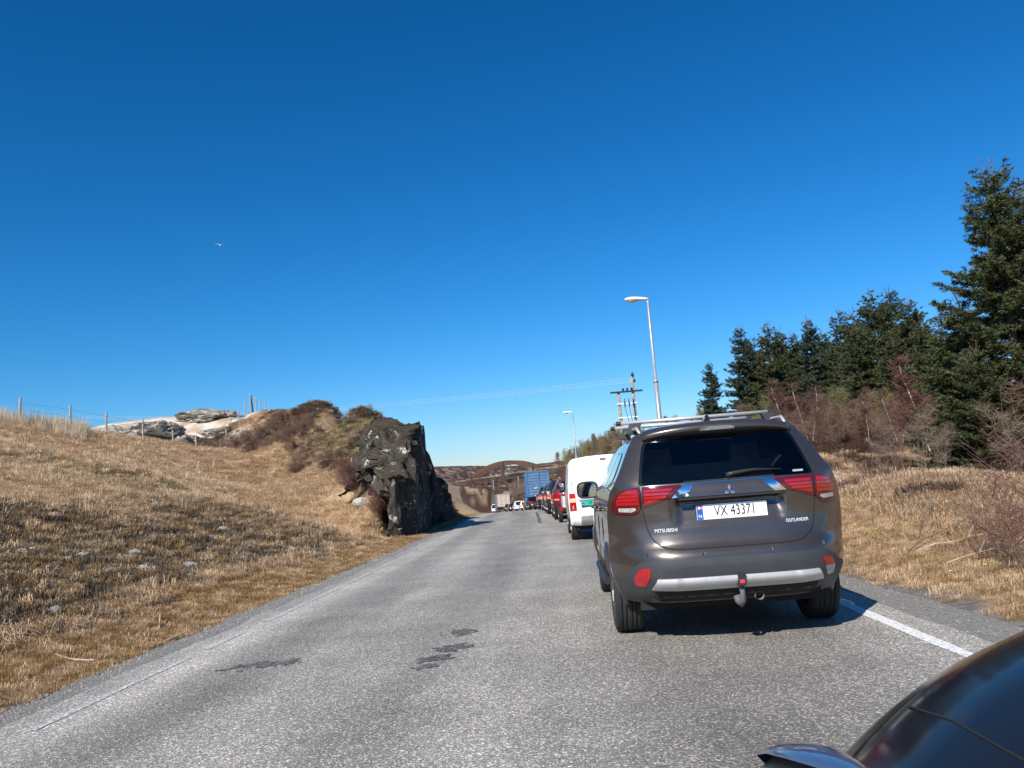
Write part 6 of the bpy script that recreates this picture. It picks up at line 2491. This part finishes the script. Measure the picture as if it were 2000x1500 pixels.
M_tb = mat('dusty_blue_steel', (.085, .19, .33), rough=.55, var=.22, scale=2.0)
M_tbs = mat('bright_blue_paint', (.01, .17, .52), rough=.4, var=.1, scale=1.0)
M_tbr = mat('blue_frame', (.07, .16, .29), rough=.55, var=.2, scale=2.0)
t_ = truck('blue_truck', 1029.5, 92.0, 'blue container truck towering over the queue of cars', M_tb, M_tbs, 1.45, 2.72, 6.2, M_tbr, 9, (-1.19, .12, 1.19))
b = MB()
b.add([(-.45, -.09, 2.25), (-.25, -.09, 2.2), (.0, -.09, 2.42), (-.18, -.09, 2.45), (-.42, -.09, 2.4)], [(0, 1, 2, 3, 4)])
b.build('worn_emblem', M_silver, t_)
M_ts = mat('pale_steel_slats', (.56, .50, .43), rough=.5, var=.2, scale=2)
M_tss = mat('grey_blue_side', (.20, .25, .33), rough=.4, var=.1)
truck('silver_truck', 969.5, 166.0, 'pale slatted box truck at the far bend of the queue', M_ts, M_tss, 1.15, 2.45, 7.0, mat('tan_frame', (.45, .36, .28), rough=.5, var=.2), 8, (-1.19, -.55, .45, 1.19))


# ---- the car the picture is taken from: its bonnet corner shows at the lower right
def own_car():
    e = empty('black_car', (1.2, 0, 0), 0, 'glossy black bonnet and headlight of the car at the bottom right corner', 'car')
    P = mat('glossy_black_paint', (.010, .010, .012), rough=.12, spec=.25)
    P.node_tree.nodes['Principled BSDF'].inputs['IOR'].default_value = 1.22

    def zc(y):
        return float(np.interp(y, [-.1, .3, .8, 1.2, 1.5, 1.75, 1.95, 2.1, 2.2, 2.24], [1.10, 1.065, 1.035, 1.00, .965, .915, .84, .73, .60, .45]))

    def hood(x, y, off=0.0):
        t = abs(x) / .86
        yy = y - .28 * t ** 2.5 * max(0, (y - .4) / 1.8)          # the nose is rounded in plan
        return (x, yy, zc(y) + .03 - .33 * t ** 2.0 + off)
    V, F = [], []
    xs = np.linspace(-.80, .80, 41)
    ys = np.concatenate([np.linspace(.22, 1.9, 26), np.linspace(1.93, 2.24, 12)])
    for y in ys:
        for x in xs:
            V.append(hood(x, y))
    n = len(xs)
    for j in range(len(ys) - 1):
        for i in range(n - 1):
            F.append((j * n + i, j * n + i + 1, (j + 1) * n + i + 1, (j + 1) * n + i))
    bo = obj('bonnet', mesh('bonnet', V, F, P, smooth=True), e)
    for sg in (-1, 1):
        b = MB()
        b.tube([tuple(Vector(hood(sg * .785, .3 + 1.6 * t, .0015))) for t in np.linspace(0, 1, 16)], .0025, 5)
        b.build('shut_line', M_under, bo)
        b = MB()
        b.tube([tuple(Vector(hood(sg * (.70 - .10 * t), .5 + 1.25 * t, .001))) for t in np.linspace(0, 1, 16)], .002, 5)
        b.build('shut_line', M_under, bo)
        # wing: from the bonnet's edge down to the sill
        V, F = [], []
        yl = np.linspace(.22, 2.02, 30)
        for y in yl:
            a = Vector(hood(sg * .80, y))
            ft = a.z + .012 + .085 * float(sstep(.5, 1.2, y))
            for (dx, zz) in ((0, a.z - .004), (.012, ft), (.05, ft), (.075, ft - .03), (.095, ft - .14), (.10, ft - .3), (.04, .22)):
                V.append((a.x + sg * dx, a.y, zz))
        for j in range(len(yl) - 1):
            for i in range(6):
                cy, cz = V[j * 7 + i][1], (V[j * 7 + i][2] + V[j * 7 + i + 1][2]) / 2
                if math.hypot(cy - 1.05, cz - .32) < .36:
                    continue
                F.append((j * 7 + i, (j + 1) * 7 + i, (j + 1) * 7 + i + 1, j * 7 + i + 1))
        M_wing = mat('dusty_wing_paint', (.075, .072, .067), rough=.5, spec=.3, var=.3)
        obj('wing', mesh('wing', V, F, M_wing, smooth=True), e)
        # raised headlight on the wing
        V, F = [], []
        cs = [(1.22, .73, .004, .012), (1.32, .755, .012, .03), (1.44, .77, .016, .045), (1.58, .775, .016, .05), (1.72, .77, .014, .045), (1.82, .75, .010, .03), (1.88, .74, .002, .01)]
        m_ = 10
        for (y, xc, hh, wd) in cs:
            base = Vector(hood(sg * .80, y + .10)) + Vector((sg * (.048 + (xc - .775) * .5), 0, .099))
            for k in range(m_):
                t = pi * k / (m_ - 1)
                V.append((base.x - sg * cos(t) * wd * -1, base.y, base.z - .008 + sin(t) * hh))
        for i in range(len(cs) - 1):
            for k in range(m_ - 1):
                F.append((i * m_ + k, i * m_ + k + 1, (i + 1) * m_ + k + 1, (i + 1) * m_ + k))
        hl = obj('headlight', mesh('headlight', V, F, mat('blue_headlight_lens', (.05, .085, .17), rough=.12, coat=.3, spec=.35), smooth=True), e)
        wheel(e, sg * .74, 1.05, .32, .2, sg, 6)
        # roof pillar and door
        b = MB()
        b.tube([(sg * .80, .30, .95), (sg * .72, -.20, 1.25), (sg * .60, -.55, 1.47)], [.035, .03, .03], 8)
        b.build('windscreen_pillar', P, e, smooth=True)
        b = MB()
        b.box((sg * .84, -.95, .62), (.06, 2.3, .74))
        b.build('door', P, e)
        wheel(e, sg * .74, -1.65, .32, .2, sg, 6)
    b = MB()
    b.add([(-.76, .26, 1.0), (.76, .26, 1.0), (.60, -.52, 1.47), (-.60, -.52, 1.47)], [(0, 1, 2, 3)])
    b.build('windscreen', M_dglass, e)
    b = MB()
    b.add([(-.62, -.52, 1.47), (.62, -.52, 1.47), (.60, -1.6, 1.50), (-.60, -1.6, 1.50), (-.55, -2.1, 1.40), (.55, -2.1, 1.40), (.82, -2.2, .9), (-.82, -2.2, .9), (.82, -2.25, .3), (-.82, -2.25, .3)],
          [(0, 1, 2, 3), (3, 2, 5, 4), (4, 5, 6, 7), (7, 6, 8, 9)])
    b.build('roof', P, e)
    b = MB()
    b.box((0, -.1, .27), (1.5, 3.9, .12))
    b.build('underbody', M_under, e)


own_car()
